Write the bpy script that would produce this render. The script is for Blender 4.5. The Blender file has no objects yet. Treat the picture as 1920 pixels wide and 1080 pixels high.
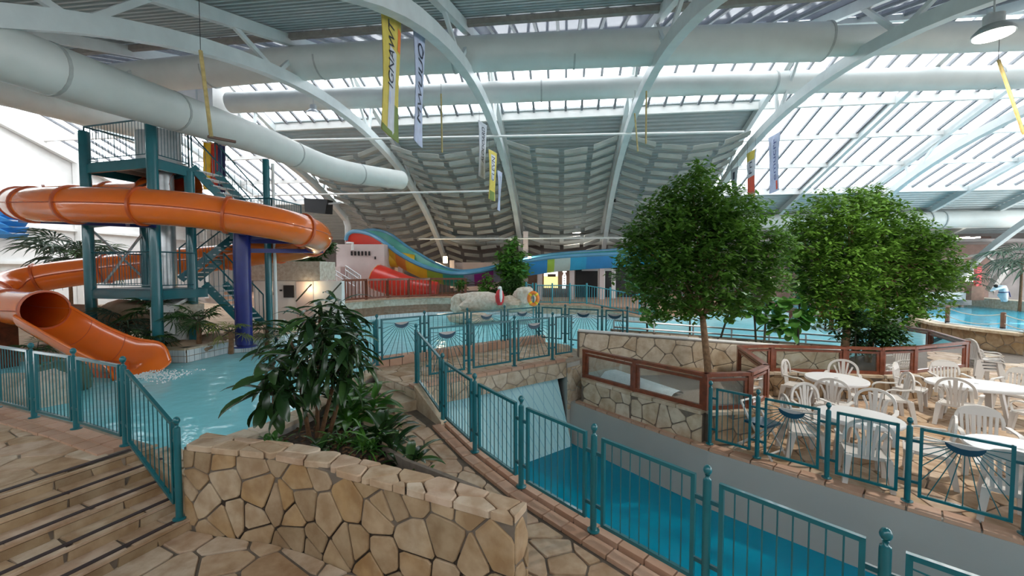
import bpy, math, random
from mathutils import Vector, Matrix
R = random.Random(7)
SC = bpy.context.scene
COL = SC.collection
# ---------------------------------------------------------------- camera
F, CZ = 778.0, 2.75                      # focal length in pixels of the 1920 frame, eye height
PT = math.atan(32 / F)                   # the camera looks down by about 2.4 degrees
cam = bpy.data.cameras.new('camera'); cam.sensor_width = 36; cam.lens = F / 1920 * 36
cam.clip_start = 0.05; cam.clip_end = 300
camo = bpy.data.objects.new('camera', cam); COL.objects.link(camo)
camo.location = (0, 0, CZ); camo.rotation_euler = (math.pi / 2 - PT, 0, 0)
SC.camera = camo
# ---------------------------------------------------------------- sky, lights, exposure
wd = bpy.data.worlds.new('overcast_sky'); SC.world = wd; wd.use_nodes = True
bg = wd.node_tree.nodes['Background']; bg.inputs[0].default_value = (0.93, 0.97, 1.0, 1); bg.inputs[1].default_value = 3.5
SC.view_settings.view_transform = 'Standard'; SC.view_settings.look = 'None'
SC.view_settings.exposure = 0.70; SC.view_settings.gamma = 1.0
SC.view_settings.use_curve_mapping = False

def ray(px, py):
    a = (px - 960) / F; b = (540 - py) / F; c, s = math.cos(PT), math.sin(PT)
    return Vector((a, c + b * s, -s + b * c))
def ZP(px, py, z):
    r = ray(px, py); t = (z - CZ) / r.z; return Vector((r.x * t, r.y * t, z))
def YP(px, py, y):
    r = ray(px, py); t = y / r.y; return Vector((r.x * t, y, CZ + r.z * t))
TH = math.atan(96 / F)                   # the hall is turned 7 degrees against the camera
HU = Vector((math.cos(TH), -math.sin(TH), 0)); HV = Vector((math.sin(TH), math.cos(TH), 0))
S = 6.0                                  # truss spacing
def H(u, v, z): return HU * u + HV * v + Vector((0, 0, z))
def UPt(px, py, u):
    r = ray(px, py); t = u / HU.dot(r); return Vector((r.x * t, r.y * t, CZ + r.z * t))
def lerp(a, b, t): return a + (b - a) * t
V3 = Vector

# ---------------------------------------------------------------- materials
MATS = {}
def nodes(name):
    m = bpy.data.materials.new(name); m.use_nodes = True; MATS[name] = m
    return m, m.node_tree.nodes, m.node_tree.links, m.node_tree.nodes['Principled BSDF']
def setp(b, rough=.5, metal=0., spec=.5, coat=0.):
    b.inputs['Roughness'].default_value = rough; b.inputs['Metallic'].default_value = metal
    b.inputs['Specular IOR Level'].default_value = spec; b.inputs['Coat Weight'].default_value = coat
def ramp(N, cols):
    r = N.new('ShaderNodeValToRGB'); e = r.color_ramp.elements
    while len(e) < len(cols): e.new(0.5)
    for i, (p, c) in enumerate(cols):
        e[i].position = p; e[i].color = (*c, 1)
    return r
def noise(N, L, scale, detail=4, coord='Object', rough=.55):
    t = N.new('ShaderNodeTexCoord'); n = N.new('ShaderNodeTexNoise')
    n.inputs['Scale'].default_value = scale; n.inputs['Detail'].default_value = detail; n.inputs['Roughness'].default_value = rough
    L.new(t.outputs[coord], n.inputs['Vector']); return n
def bump(N, L, b, src, strength=.2, dist=.02):
    k = N.new('ShaderNodeBump'); k.inputs['Strength'].default_value = strength; k.inputs['Distance'].default_value = dist
    L.new(src, k.inputs['Height']); L.new(k.outputs[0], b.inputs['Normal'])
def plain(name, col, rough=.5, metal=0., var=.12, scale=6., coat=0., bmp=0., spec=.5):
    m, N, L, b = nodes(name); setp(b, rough, metal, spec, coat)
    n = noise(N, L, scale)
    lo = tuple(max(0, c * (1 - var)) for c in col); hi = tuple(min(1, c * (1 + var)) for c in col)
    r = ramp(N, [(.3, lo), (.7, hi)]); L.new(n.outputs[0], r.inputs[0]); L.new(r.outputs[0], b.inputs['Base Color'])
    if bmp: bump(N, L, b, n.outputs[0], bmp)
    return m
def stone(name, cols, rough=.75, scale=5., stain=.62, bmp=.45):
    m, N, L, b = nodes(name); setp(b, rough, 0, .35)
    oi = N.new('ShaderNodeObjectInfo'); r = ramp(N, [(i / (len(cols) - 1), c) for i, c in enumerate(cols)])
    n = noise(N, L, scale, 6); n2 = noise(N, L, scale * .35, 3)
    add = N.new('ShaderNodeMath'); add.operation = 'MULTIPLY_ADD'; add.inputs[1].default_value = .55
    sub = N.new('ShaderNodeMath'); sub.operation = 'SUBTRACT'; sub.inputs[1].default_value = .27
    L.new(n2.outputs[0], add.inputs[0]); L.new(oi.outputs['Random'], sub.inputs[0]); L.new(sub.outputs[0], add.inputs[2])
    L.new(add.outputs[0], r.inputs[0])
    mx = N.new('ShaderNodeMixRGB'); mx.blend_type = 'MULTIPLY'; mx.inputs[0].default_value = stain
    r2 = ramp(N, [(.35, (.55, .42, .30)), (.62, (1, 1, 1))]); L.new(n.outputs[0], r2.inputs[0])
    L.new(r.outputs[0], mx.inputs[1]); L.new(r2.outputs[0], mx.inputs[2]); L.new(mx.outputs[0], b.inputs['Base Color'])
    bump(N, L, b, n.outputs[0], bmp, .015)
    return m
def leafm(name, a, b_, rough=.35, trans=.25):
    m, N, L, b = nodes(name); setp(b, rough, 0, .5)
    oi = N.new('ShaderNodeObjectInfo'); n = noise(N, L, 2.2, 3)
    ad = N.new('ShaderNodeMath'); ad.operation = 'MULTIPLY_ADD'; ad.inputs[1].default_value = .5
    mu = N.new('ShaderNodeMath'); mu.operation = 'MULTIPLY'; mu.inputs[1].default_value = .5
    L.new(oi.outputs['Random'], mu.inputs[0]); L.new(n.outputs[0], ad.inputs[0]); L.new(mu.outputs[0], ad.inputs[2])
    r = ramp(N, [(.15, a), (.85, b_)]); L.new(ad.outputs[0], r.inputs[0]); L.new(r.outputs[0], b.inputs['Base Color'])
    tr = N.new('ShaderNodeBsdfTranslucent'); L.new(r.outputs[0], tr.inputs[0])
    mx = N.new('ShaderNodeMixShader'); mx.inputs[0].default_value = trans
    L.new(b.outputs[0], mx.inputs[1]); L.new(tr.outputs[0], mx.inputs[2])
    L.new(mx.outputs[0], N['Material Output'].inputs[0]); return m
def water(name, diff, tint, clear, bscale=3., bstr=.25, glossr=.04):
    m, N, L, b = nodes(name); N.remove(b)
    d = N.new('ShaderNodeBsdfDiffuse'); d.inputs[0].default_value = (*diff, 1)
    t = N.new('ShaderNodeBsdfTransparent'); t.inputs[0].default_value = (*tint, 1)
    g = N.new('ShaderNodeBsdfGlossy'); g.inputs['Roughness'].default_value = glossr
    n = noise(N, L, bscale, 3); k = N.new('ShaderNodeBump'); k.inputs['Strength'].default_value = bstr; k.inputs['Distance'].default_value = .05
    L.new(n.outputs[0], k.inputs['Height']); L.new(k.outputs[0], g.inputs['Normal'])
    fr = N.new('ShaderNodeFresnel'); fr.inputs[0].default_value = 1.33; L.new(k.outputs[0], fr.inputs['Normal'])
    m1 = N.new('ShaderNodeMixShader'); m1.inputs[0].default_value = clear; L.new(d.outputs[0], m1.inputs[1]); L.new(t.outputs[0], m1.inputs[2])
    m2 = N.new('ShaderNodeMixShader'); L.new(fr.outputs[0], m2.inputs[0]); L.new(m1.outputs[0], m2.inputs[1]); L.new(g.outputs[0], m2.inputs[2])
    L.new(m2.outputs[0], N['Material Output'].inputs[0]); return m
def glass(name, tint=(.9, .95, .95), milk=.1, rough=.02, milkcol=(.9, .93, .95), ior=1.4):
    m, N, L, b = nodes(name); N.remove(b)
    t = N.new('ShaderNodeBsdfTransparent'); t.inputs[0].default_value = (*tint, 1)
    d = N.new('ShaderNodeBsdfTranslucent'); d.inputs[0].default_value = (*milkcol, 1)
    g = N.new('ShaderNodeBsdfGlossy'); g.inputs['Roughness'].default_value = rough
    fr = N.new('ShaderNodeFresnel'); fr.inputs[0].default_value = ior
    m1 = N.new('ShaderNodeMixShader'); m1.inputs[0].default_value = milk; L.new(t.outputs[0], m1.inputs[1]); L.new(d.outputs[0], m1.inputs[2])
    m2 = N.new('ShaderNodeMixShader'); L.new(fr.outputs[0], m2.inputs[0]); L.new(m1.outputs[0], m2.inputs[1]); L.new(g.outputs[0], m2.inputs[2])
    L.new(m2.outputs[0], N['Material Output'].inputs[0]); return m
def tiles(name, col, grout, sx, sy, coord='Object', rough=.25):
    m, N, L, b = nodes(name); setp(b, rough)
    t = N.new('ShaderNodeTexCoord'); k = N.new('ShaderNodeTexBrick'); k.offset = 0
    k.inputs['Scale'].default_value = 1; k.inputs['Brick Width'].default_value = sx; k.inputs['Row Height'].default_value = sy
    k.inputs['Mortar Size'].default_value = .008
    k.inputs['Color1'].default_value = (*col, 1); k.inputs['Color2'].default_value = (*[c * .96 for c in col], 1); k.inputs['Mortar'].default_value = (*grout, 1)
    L.new(t.outputs[coord], k.inputs[0]); L.new(k.outputs[0], b.inputs['Base Color']); return m
def emis(name, col, st):
    m, N, L, b = nodes(name); b.inputs['Base Color'].default_value = (*col, 1)
    b.inputs['Emission Color'].default_value = (*col, 1); b.inputs['Emission Strength'].default_value = st; return m

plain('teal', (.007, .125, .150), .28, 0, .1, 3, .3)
plain('teal_dark', (.006, .09, .115), .35, 0, .15, 3)
plain('fan_blue', (.004, .055, .10), .35)
plain('lens_grey', (.42, .40, .39), .4)
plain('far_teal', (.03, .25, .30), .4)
plain('orange', (.80, .165, .018), .22, 0, .06, 1.2, .5)
plain('orange_dark', (.52, .085, .012), .35)
plain('blue_steel', (.008, .016, .15), .35, 0, .15, 3)
plain('glazing_bar', (.20, .21, .23), .5)
plain('steel', (.62, .66, .66), .4, 0, .07, 2)
plain('duct', (.62, .645, .62), .45, 0, .05, 1.5)
plain('duct_seam', (.40, .42, .41), .5)
plain('deck', (.40, .455, .46), .45, .25, .06, 2)
plain('galv', (.55, .57, .58), .35, .7, .15, 4)
plain('white_paint', (.76, .75, .73), .6, 0, .04, 3)
plain('pink_wall', (.62, .52, .50), .75, 0, .05, 2)
plain('dark_wall', (.20, .175, .165), .8, 0, .2, 1)
plain('brown_wall', (.16, .095, .075), .8, 0, .25, 1.5)
plain('grey_wall', (.40, .385, .355), .7, 0, .05, 1.2, 0, .05)
plain('concrete', (.35, .33, .30), .85, 0, .15, 3, 0, .2)
plain('mortar', (.17, .135, .105), .9, 0, .2, 8, 0, .3)
plain('mortar_pale', (.32, .26, .20), .9, 0, .2, 8, 0, .3)
plain('soil', (.042, .026, .017), .95, 0, .5, 25, 0, .8)
plain('gravel', (.30, .235, .19), .9, 0, .6, 45, 0, 1.)
plain('wood', (.185, .047, .02), .38, 0, .3, 9, .25)
plain('bark', (.24, .14, .075), .85, 0, .35, 14, 0, .5)
plain('bark_brown', (.15, .075, .035), .85, 0, .35, 14, 0, .5)
plain('stem', (.05, .05, .03), .7, 0, .3, 10)
plain('plastic_white', (.66, .63, .60), .38, 0, .03, 3)
plain('table_white', (.74, .74, .75), .32, 0, .02, 3)
plain('terracotta', (.50, .29, .19), .65, 0, .18, 7, 0, .1)
plain('dark_strip', (.045, .03, .032), .7, 0, .2, 6)
plain('black', (.012, .012, .014), .45)
plain('baffle', (.34, .34, .31), .75, 0, .12, 1.6)
plain('brown_beam', (.34, .31, .28), .6)
plain('rope', (.55, .50, .42), .8)
plain('bamboo', (.45, .35, .14), .6, 0, .25, 9)
plain('robe', (.62, .74, .82), .8, 0, .06, 6)
plain('hair', (.02, .015, .012), .8)
plain('red_cloth', (.55, .03, .035), .6, 0, .15, 4)
plain('buoy_orange', (.85, .22, .03), .5, 0, .1, 4)
plain('rust_panel', (.20, .11, .075), .75, 0, .2, 4)
plain('pale_blue_paint', (.60, .68, .72), .5)
plain('wave_blue', (.03, .22, .55), .35, 0, .12, 3)
for nm, c in dict(red=(.62, .035, .02), yellow=(.80, .50, .03), amber=(.72, .22, .02), green=(.05, .36, .13), seagreen=(.04, .36, .28), rim=(.10, .32, .50),
                  purple=(.30, .03, .24), blue=(.02, .22, .52), sky=(.02, .33, .58), pale=(.42, .55, .53), lime=(.32, .50, .07), lilac=(.30, .28, .42)).items():
    plain('s_' + nm, c, .3, 0, .1, 1.5, .2)
for nm, c in dict(flag_yellow=(.82, .58, .03), flag_red=(.66, .06, .035), flag_navy=(.035, .04, .13), ban_white=(.62, .63, .68), ban_lilac=(.48, .52, .68), ban_yellow=(.66, .52, .10),
                  ban_grey=(.36, .40, .43), ban_print=(.02, .025, .05), ban_red=(.75, .10, .05), ban_green=(.18, .24, .06), ban_blue=(.10, .12, .30)).items():
    plain(nm, c, .7, 0, .12, 5)
TAN = [(.40, .28, .16), (.48, .35, .22), (.33, .235, .14), (.46, .34, .225), (.43, .275, .13), (.50, .39, .27)]
PALE = [(.57, .43, .30), (.47, .33, .21), (.63, .51, .39), (.52, .37, .235), (.60, .45, .34), (.45, .30, .18)]
stone('wall_stone', TAN); stone('floor_stone', PALE); stone('light_stone', [(.62, .53, .41), (.53, .43, .31), (.68, .60, .49), (.58, .47, .33)])
stone('terra_tile', [(.50, .30, .20), (.56, .36, .26), (.46, .26, .17)], .6, 9, .15, .1)
stone('rock', [(.30, .21, .14), (.40, .30, .21), (.26, .18, .12)], .9, 3, .6, 1.)
stone('pale_rock', [(.60, .55, .46), (.66, .61, .53), (.52, .45, .35)], .9, 7, .55, 1.)
leafm('leaf_tree', (.040, .13, .018), (.21, .39, .05), .4, .4)
leafm('leaf_dark', (.008, .030, .010), (.045, .10, .025), .25, .12)
leafm('leaf_bright', (.025, .11, .018), (.11, .28, .035), .3, .25)
leafm('leaf_fig', (.035, .15, .025), (.13, .32, .05), .35, .25)
leafm('leaf_grey', (.03, .06, .035), (.13, .19, .13), .5, .15)
leafm('leaf_yellow', (.16, .20, .03), (.33, .36, .07), .4, .3)
leafm('leaf_palm', (.012, .045, .012), (.06, .15, .03), .4, .2)
leafm('flower_red', (.35, .05, .02), (.62, .12, .04), .6, .2)
water('pool_water', (.34, .90, 1.0), (.6, .95, 1.), .10, 2.6, .35)
water('canal_water', (.0, .52, .80), (.3, .92, 1.), .5, 2.5, .14)
water('right_water', (.03, .50, .70), (.3, .8, .9), .3, 2., .2)
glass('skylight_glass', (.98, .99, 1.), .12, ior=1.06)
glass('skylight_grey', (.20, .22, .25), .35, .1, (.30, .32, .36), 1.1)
glass('barrier_glass', (.86, .89, .88), .06, .02)
plain('splash', (.82, .92, .95), .5)
tiles('tile_cyan', (.56, .88, .93), (.36, .70, .80), .24, .12)
tiles('tile_white', (.72, .76, .78), (.45, .52, .56), .15, .15)
tiles('tile_deep', (.02, .42, .80), (.01, .33, .68), .24, .12)
emis('lamp_glow', (1, .93, .82), 7.); emis('warm_glow', (1, .80, .50), 5.); emis('day_window', (.93, .96, 1), 1.3); emis('sign_glow', (.95, .93, .88), .9)
emis('sign_yellow', (.85, .72, .30), .8); emis('screen', (.01, .01, .012), .02)

# ---------------------------------------------------------------- mesh helpers
class MB:
    def __init__(s): s.v = []; s.f = []
    def add(s, vs, fs):
        o = len(s.v); s.v += [tuple(p) for p in vs]; s.f += [tuple(i + o for i in f) for f in fs]; return s
    def hexa(s, b, t):                       # two quads, bottom and top ring
        return s.add(b + t, [(3, 2, 1, 0), (4, 5, 6, 7), (0, 1, 5, 4), (1, 2, 6, 5), (2, 3, 7, 6), (3, 0, 4, 7)])
    def box(s, c, d, rz=0.):
        c = V3(c); x = V3((math.cos(rz), math.sin(rz), 0)) * d[0] / 2; y = V3((-math.sin(rz), math.cos(rz), 0)) * d[1] / 2; z = V3((0, 0, d[2] / 2))
        q = [c - x - y, c + x - y, c + x + y, c - x + y]
        return s.hexa([p - z for p in q], [p + z for p in q])
    def bar(s, p, q, w, h, up=V3((0, 0, 1))):
        p = V3(p); q = V3(q); d = (q - p).normalized(); x = d.cross(up)
        if x.length < 1e-4: x = V3((1, 0, 0))
        x.normalize(); y = x.cross(d).normalized(); x = x * w / 2; y = y * h / 2
        return s.hexa([p - x - y, p + x - y, p + x + y, p - x + y], [q - x - y, q + x - y, q + x + y, q - x + y])
    def tube(s, pts, r, n=10, caps=True):
        pts = [V3(p) for p in pts]; m = len(pts); rs = r if isinstance(r, (list, tuple)) else [r] * m
        up = None; rings = []
        for i, p in enumerate(pts):
            d = (pts[min(i + 1, m - 1)] - pts[max(i - 1, 0)]).normalized()
            if up is None: up = V3((0, 0, 1)) if abs(d.z) < .9 else V3((1, 0, 0))
            x = d.cross(up); x = x.normalized() if x.length > 1e-4 else V3((1, 0, 0)); y = x.cross(d).normalized(); up = y
            rings.append([p + (x * math.cos(k * 2 * math.pi / n) + y * math.sin(k * 2 * math.pi / n)) * rs[i] for k in range(n)])
        o = []; fs = []
        for g in rings: o += g
        for i in range(m - 1):
            for k in range(n): fs.append((i * n + k, i * n + (k + 1) % n, (i + 1) * n + (k + 1) % n, (i + 1) * n + k))
        if caps: fs += [tuple(range(n - 1, -1, -1)), tuple(range((m - 1) * n, m * n))]
        return s.add(o, fs)
    def lathe(s, c, prof, n=14):             # prof: (radius, z)
        c = V3(c); vs = []; fs = []; m = len(prof)
        for r, z in prof:
            for k in range(n): a = k * 2 * math.pi / n; vs.append(c + V3((r * math.cos(a), r * math.sin(a), z)))
        for i in range(m - 1):
            for k in range(n): fs.append((i * n + k, i * n + (k + 1) % n, (i + 1) * n + (k + 1) % n, (i + 1) * n + k))
        fs += [tuple(range(n - 1, -1, -1)), tuple(range((m - 1) * n, m * n))]
        return s.add(vs, fs)
    def prism(s, poly, z0, z1):              # plan polygon, z0/z1 numbers or functions of x,y
        g0 = z0 if callable(z0) else (lambda x, y: z0); g1 = z1 if callable(z1) else (lambda x, y: z1)
        if sum(poly[i][0] * poly[(i + 1) % len(poly)][1] - poly[(i + 1) % len(poly)][0] * poly[i][1] for i in range(len(poly))) < 0: poly = poly[::-1]
        n = len(poly); vs = [(x, y, g0(x, y)) for x, y in poly] + [(x, y, g1(x, y)) for x, y in poly]
        fs = [tuple(range(n - 1, -1, -1)), tuple(range(n, 2 * n))] + [(i, (i + 1) % n, n + (i + 1) % n, n + i) for i in range(n)]
        return s.add(vs, fs)
    def extr(s, poly3, off):                 # flat outline, moved by off
        n = len(poly3); vs = [V3(p) for p in poly3] + [V3(p) + V3(off) for p in poly3]
        return s.add(vs, [tuple(range(n - 1, -1, -1)), tuple(range(n, 2 * n))] + [(i, (i + 1) % n, n + (i + 1) % n, n + i) for i in range(n)])
    def grid(s, rows, closed=False):
        n = len(rows[0]); vs = [p for r in rows for p in r]; fs = []
        for i in range(len(rows) - 1):
            for k in range(n if closed else n - 1): fs.append((i * n + k, i * n + (k + 1) % n, (i + 1) * n + (k + 1) % n, (i + 1) * n + k))
        return s.add(vs, fs)
    def mesh(s, name, mat, smooth=False):
        me = bpy.data.meshes.new(name); me.from_pydata(s.v, [], s.f); me.materials.append(MATS[mat] if isinstance(mat, str) else mat)
        if smooth:
            me.polygons.foreach_set('use_smooth', [True] * len(me.polygons))
            try: me.set_sharp_from_angle(angle=math.radians(40))
            except Exception: pass
        me.update(); return me
    def build(s, name, mat, parent=None, smooth=False):
        return link(name, s.mesh(name, mat, smooth), parent)
def link(name, data, parent=None):
    o = bpy.data.objects.new(name, data); COL.objects.link(o)
    if parent is not None: o.parent = parent
    return o
def tag(o, label, cat=None, group=None, kind=None):
    o['label'] = label
    if cat: o['category'] = cat
    if group: o['group'] = group
    if kind: o['kind'] = kind
    return o
def empty(name, label, cat, loc=(0, 0, 0), rz=0., group=None, kind=None):
    o = bpy.data.objects.new(name, None); COL.objects.link(o); o.location = loc; o.rotation_euler = (0, 0, rz); o.empty_display_size = .1
    return tag(o, label, cat, group, kind)
def struct(name, mb, mat, label, cat, smooth=False):
    return tag(mb.build(name, mat, None, smooth), label, cat, None, 'structure')
def dup(o, parent=None):
    c = o.copy(); COL.objects.link(c)
    if parent is not None: c.parent = parent
    for ch in list(o.children): dup(ch, c)
    return c
def smoothpath(pts, n=6):                    # Catmull-Rom through the points
    P = [V3(p) for p in pts]; out = []
    for i in range(len(P) - 1):
        a, b, c, d = P[max(i - 1, 0)], P[i], P[i + 1], P[min(i + 2, len(P) - 1)]
        for k in range(n):
            t = k / n; out.append(.5 * ((2 * b) + (c - a) * t + (2 * a - 5 * b + 4 * c - d) * t * t + (3 * b - a - 3 * c + d) * t ** 3))
    return out + [P[-1]]

def clip(poly, px, py, nx, ny):              # keep the side where (p-p0).n <= 0
    out = []; n = len(poly)
    for i in range(n):
        a, b = poly[i], poly[(i + 1) % n]
        da = (a[0] - px) * nx + (a[1] - py) * ny; db = (b[0] - px) * nx + (b[1] - py) * ny
        if da <= 0: out.append(a)
        if (da < 0 < db) or (db < 0 < da):
            t = da / (da - db); out.append((a[0] + (b[0] - a[0]) * t, a[1] + (b[1] - a[1]) * t))
    return out
def area(p): return .5 * sum(p[i][0] * p[(i + 1) % len(p)][1] - p[(i + 1) % len(p)][0] * p[i][1] for i in range(len(p)))
def stones(parent, poly, mp, cell, mat, gap=.02, th=.02, bev=.012, seed=1, name='paving_stone', asp=1., limit=300, proud=.0):
    """crazy paving: irregular flat stones, one object each, laid over an outline; mp maps plan -> (point, normal)"""
    rr = random.Random(seed)
    if area(poly) < 0: poly = poly[::-1]
    xs = [p[0] for p in poly]; ys = [p[1] for p in poly]; cx, cy = cell * asp, cell
    sites = []; y = min(ys) - cy
    while y < max(ys) + cy:
        x = min(xs) - cx
        while x < max(xs) + cx:
            sites.append((x + rr.uniform(-.48, .48) * cx, y + rr.uniform(-.48, .48) * cy)); x += cx
        y += cy
    cells = []
    for i, (sx, sy) in enumerate(sites):
        p = list(poly)
        for j, (qx, qy) in enumerate(sites):
            if i == j or abs(qx - sx) > 3 * cx or abs(qy - sy) > 3 * cy: continue
            dx, dy = qx - sx, qy - sy; dl = math.hypot(dx, dy)
            if dl < 1e-6: continue
            g = gap / 2 / dl
            p = clip(p, sx + dx * (.5 - g), sy + dy * (.5 - g), dx, dy)
            if len(p) < 3: break
        if len(p) < 3: continue
        q = [p[0]]
        for k in p[1:]:
            if math.hypot(k[0] - q[-1][0], k[1] - q[-1][1]) > .012: q.append(k)
        if len(q) > 3 and math.hypot(q[0][0] - q[-1][0], q[0][1] - q[-1][1]) < .012: q.pop()
        if len(q) < 3 or abs(area(q)) < .1 * cell * cell: continue
        cells.append(q)
    cells.sort(key=lambda q: -abs(area(q)))
    rest = MB()
    for n, q in enumerate(cells):
        cx_ = sum(a[0] for a in q) / len(q); cy_ = sum(a[1] for a in q) / len(q)
        # cut the corners so that the stones look broken and worn
        rq = []
        for k in range(len(q)):
            a, b, c = q[k - 1], q[k], q[(k + 1) % len(q)]
            f = rr.uniform(.04, .14)
            rq += [(b[0] + (a[0] - b[0]) * f, b[1] + (a[1] - b[1]) * f), (b[0] + (c[0] - b[0]) * f, b[1] + (c[1] - b[1]) * f)]
        m = MB(); lift = th + rr.uniform(-.3, .3) * bev + proud; k = len(rq); vs = []
        inn = 1 - min(.25, 2. * bev / cell)
        for lev, sc in ((-.01, 1.), (lift - bev, 1.), (lift, inn)):
            for a in rq:
                pt, nr = mp(cx_ + (a[0] - cx_) * sc, cy_ + (a[1] - cy_) * sc); vs.append(V3(pt) + V3(nr) * lev)
        fs = [tuple(range(2 * k, 3 * k))]
        for l in (0, 1):
            for i in range(k): fs.append((l * k + i, l * k + (i + 1) % k, (l + 1) * k + (i + 1) % k, (l + 1) * k + i))
        if n < limit: m.add(vs, fs).build(name, mat, parent)
        else: rest.add(vs, fs)
    if rest.v: rest.build(name + 's', mat, parent)['kind'] = 'stuff'
def wallmap(p, q, flip=False):               # vertical face: x runs from p to q, y is height
    p = V3((p[0], p[1], 0)); q = V3((q[0], q[1], 0)); d = (q - p).normalized(); n = V3((d.y, -d.x, 0)) * (-1 if flip else 1)
    return lambda x, y: (p + d * x + V3((0, 0, y)), n)
def flatmap(z): 
    g = z if callable(z) else (lambda x, y: z)
    return lambda x, y: (V3((x, y, g(x, y))), V3((0, 0, 1)))
def course(parent, pts, w, tl, th, mat='terra_tile', name='kerb_tile', side=0.):
    """a row of kerb tiles laid along a line of points"""
    pts = [V3(p) for p in pts]
    for a, b in zip(pts, pts[1:]):
        n = max(1, round((b - a).length / tl)); d = (b - a).normalized(); x = V3((d.y, -d.x, 0)) * side
        for k in range(n):
            p = lerp(a, b, (k + .03) / n) + x; q = lerp(a, b, (k + .97) / n) + x
            MB().bar(p, q, w, th).build(name, mat, parent)
# ================================================================ the hall: roof, trusses, walls
RIDGE, RZ = 2.75 * S, CZ + 1.5 * S
def roofz(v): return RZ - .36 * (v - RIDGE) if v > RIDGE else RZ - .33 * (RIDGE - v)
def chordz(v): return 9.32 - (22.8 - math.sqrt(22.8 ** 2 - (v - 16.1) ** 2))
UL, UR = -4.9 * S, 6.2 * S
def decking(name, u0, u1, v0, v1, label):
    m = MB(); v = v0; pr = []
    while v < v1 - .01:
        for dv, dz in ((0, 0), (.10, 0), (.13, .07), (.23, .07)): pr.append((min(v + dv, v1), dz))
        v += .26
    pr.append((v1, 0))
    m.grid([[H(u, v, roofz(v) + dz) for v, dz in pr] for u in (u0, u1)])
    m.add([H(u0, v0, roofz(v0) + .16), H(u1, v0, roofz(v0) + .16), H(u1, v1, roofz(v1) + .16), H(u0, v1, roofz(v1) + .16)], [(0, 1, 2, 3)])
    return struct(name, m, 'deck', label, 'roof')
decking('roof_deck', UL, UR, -2.0, 2.16 * S, 'ribbed metal roof deck over the near half of the hall')
decking('roof_deck', -2.52 * S, 1.48 * S, 3.37 * S, 4.62 * S, 'ribbed metal roof deck above the rows of acoustic baffles')
decking('roof_deck', UL, -2.52 * S, 4.62 * S, 5.7 * S, 'ribbed metal roof deck along the eaves behind the slide tower')
decking('roof_deck', -2.52 * S, 1.48 * S, 4.62 * S, 5.7 * S, 'ribbed metal roof deck along the eaves behind the rainbow slide')
decking('roof_deck', 1.48 * S, UR, 4.62 * S, 5.7 * S, 'ribbed metal roof deck along the eaves behind the green trees')
def skylight(name, label, u0, u1, vs, mat, w=.75):
    root = empty(name, label, 'skylight', kind='structure')
    n = round((u1 - u0) / w); w = (u1 - u0) / n
    for v0, v1 in zip(vs, vs[1:]):
        o = H(0, v0, roofz(v0)); e = H(0, v1, roofz(v1)) - o; up = HU.cross(e).normalized() * .012
        pm = MB().extr([HU * .03 + e * .01, HU * (w - .03) + e * .01, HU * (w - .03) + e * .99, HU * .03 + e * .99], up).mesh('pane', mat)
        bm = MB().bar(V3((0, 0, -.03)), e + V3((0, 0, -.03)), .10, .12).mesh('glazing_bar', 'glazing_bar')
        for k in range(n + 1):
            p = o + HU * (u0 + k * w)
            if k < n: link('pane', pm, root).location = p
            link('glazing_bar', bm, root).location = p
    return root
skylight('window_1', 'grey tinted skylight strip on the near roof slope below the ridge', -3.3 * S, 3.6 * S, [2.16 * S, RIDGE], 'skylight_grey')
skylight('window_2', 'bright white skylight strip behind the two cross ducts', -4.5 * S, 4.4 * S, [RIDGE, 3.37 * S], 'skylight_glass')
skylight('window_3', 'large sloping skylight over the trees with three rows of panes', 1.48 * S, 6.1 * S, [3.40 * S, 3.77 * S, 4.16 * S, 4.59 * S], 'skylight_glass', .9)
skylight('window_4', 'sloping skylight above the upper platform of the slide tower', UL, -2.55 * S, [3.40 * S, 3.77 * S, 4.16 * S, 4.59 * S], 'skylight_glass', .9)
for nm, v, u0, u1, h, mat, lab in (('purlin', 2.16 * S, UL, UR, .16, 'brown_beam', 'brown roof purlin at the foot of the grey skylight'), ('purlin', RIDGE, UL, UR, .2, 'steel', 'ridge beam hidden above the large cross duct'),
                      ('purlin', 3.39 * S, UL, UR, .34, 'white_paint', 'broad white purlin under the bright skylight strip'), ('purlin', 3.77 * S, 1.48 * S, UR, .24, 'white_paint', 'highest white purlin crossing the skylight over the trees'),
                      ('purlin', 4.16 * S, 1.48 * S, UR, .24, 'white_paint', 'middle white purlin crossing the skylight over the trees'), ('purlin', 4.60 * S, 1.48 * S, UR, .34, 'white_paint', 'lowest white purlin at the foot of the skylight over the trees'),
                      ('purlin', 3.77 * S, UL, -2.52 * S, .24, 'white_paint', 'upper white purlin in the skylight over the slide tower'), ('purlin', 4.18 * S, UL, -2.52 * S, .24, 'white_paint', 'middle white purlin in the skylight over the slide tower'),
                      ('purlin', 4.60 * S, UL, -2.52 * S, .3, 'white_paint', 'lowest white purlin in the skylight over the slide tower')):
    m = MB().bar(H(u0, v, roofz(v) - .14), H(u1, v, roofz(v) - .14), .16, h); struct(nm, m, mat, lab, 'beam')

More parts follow.
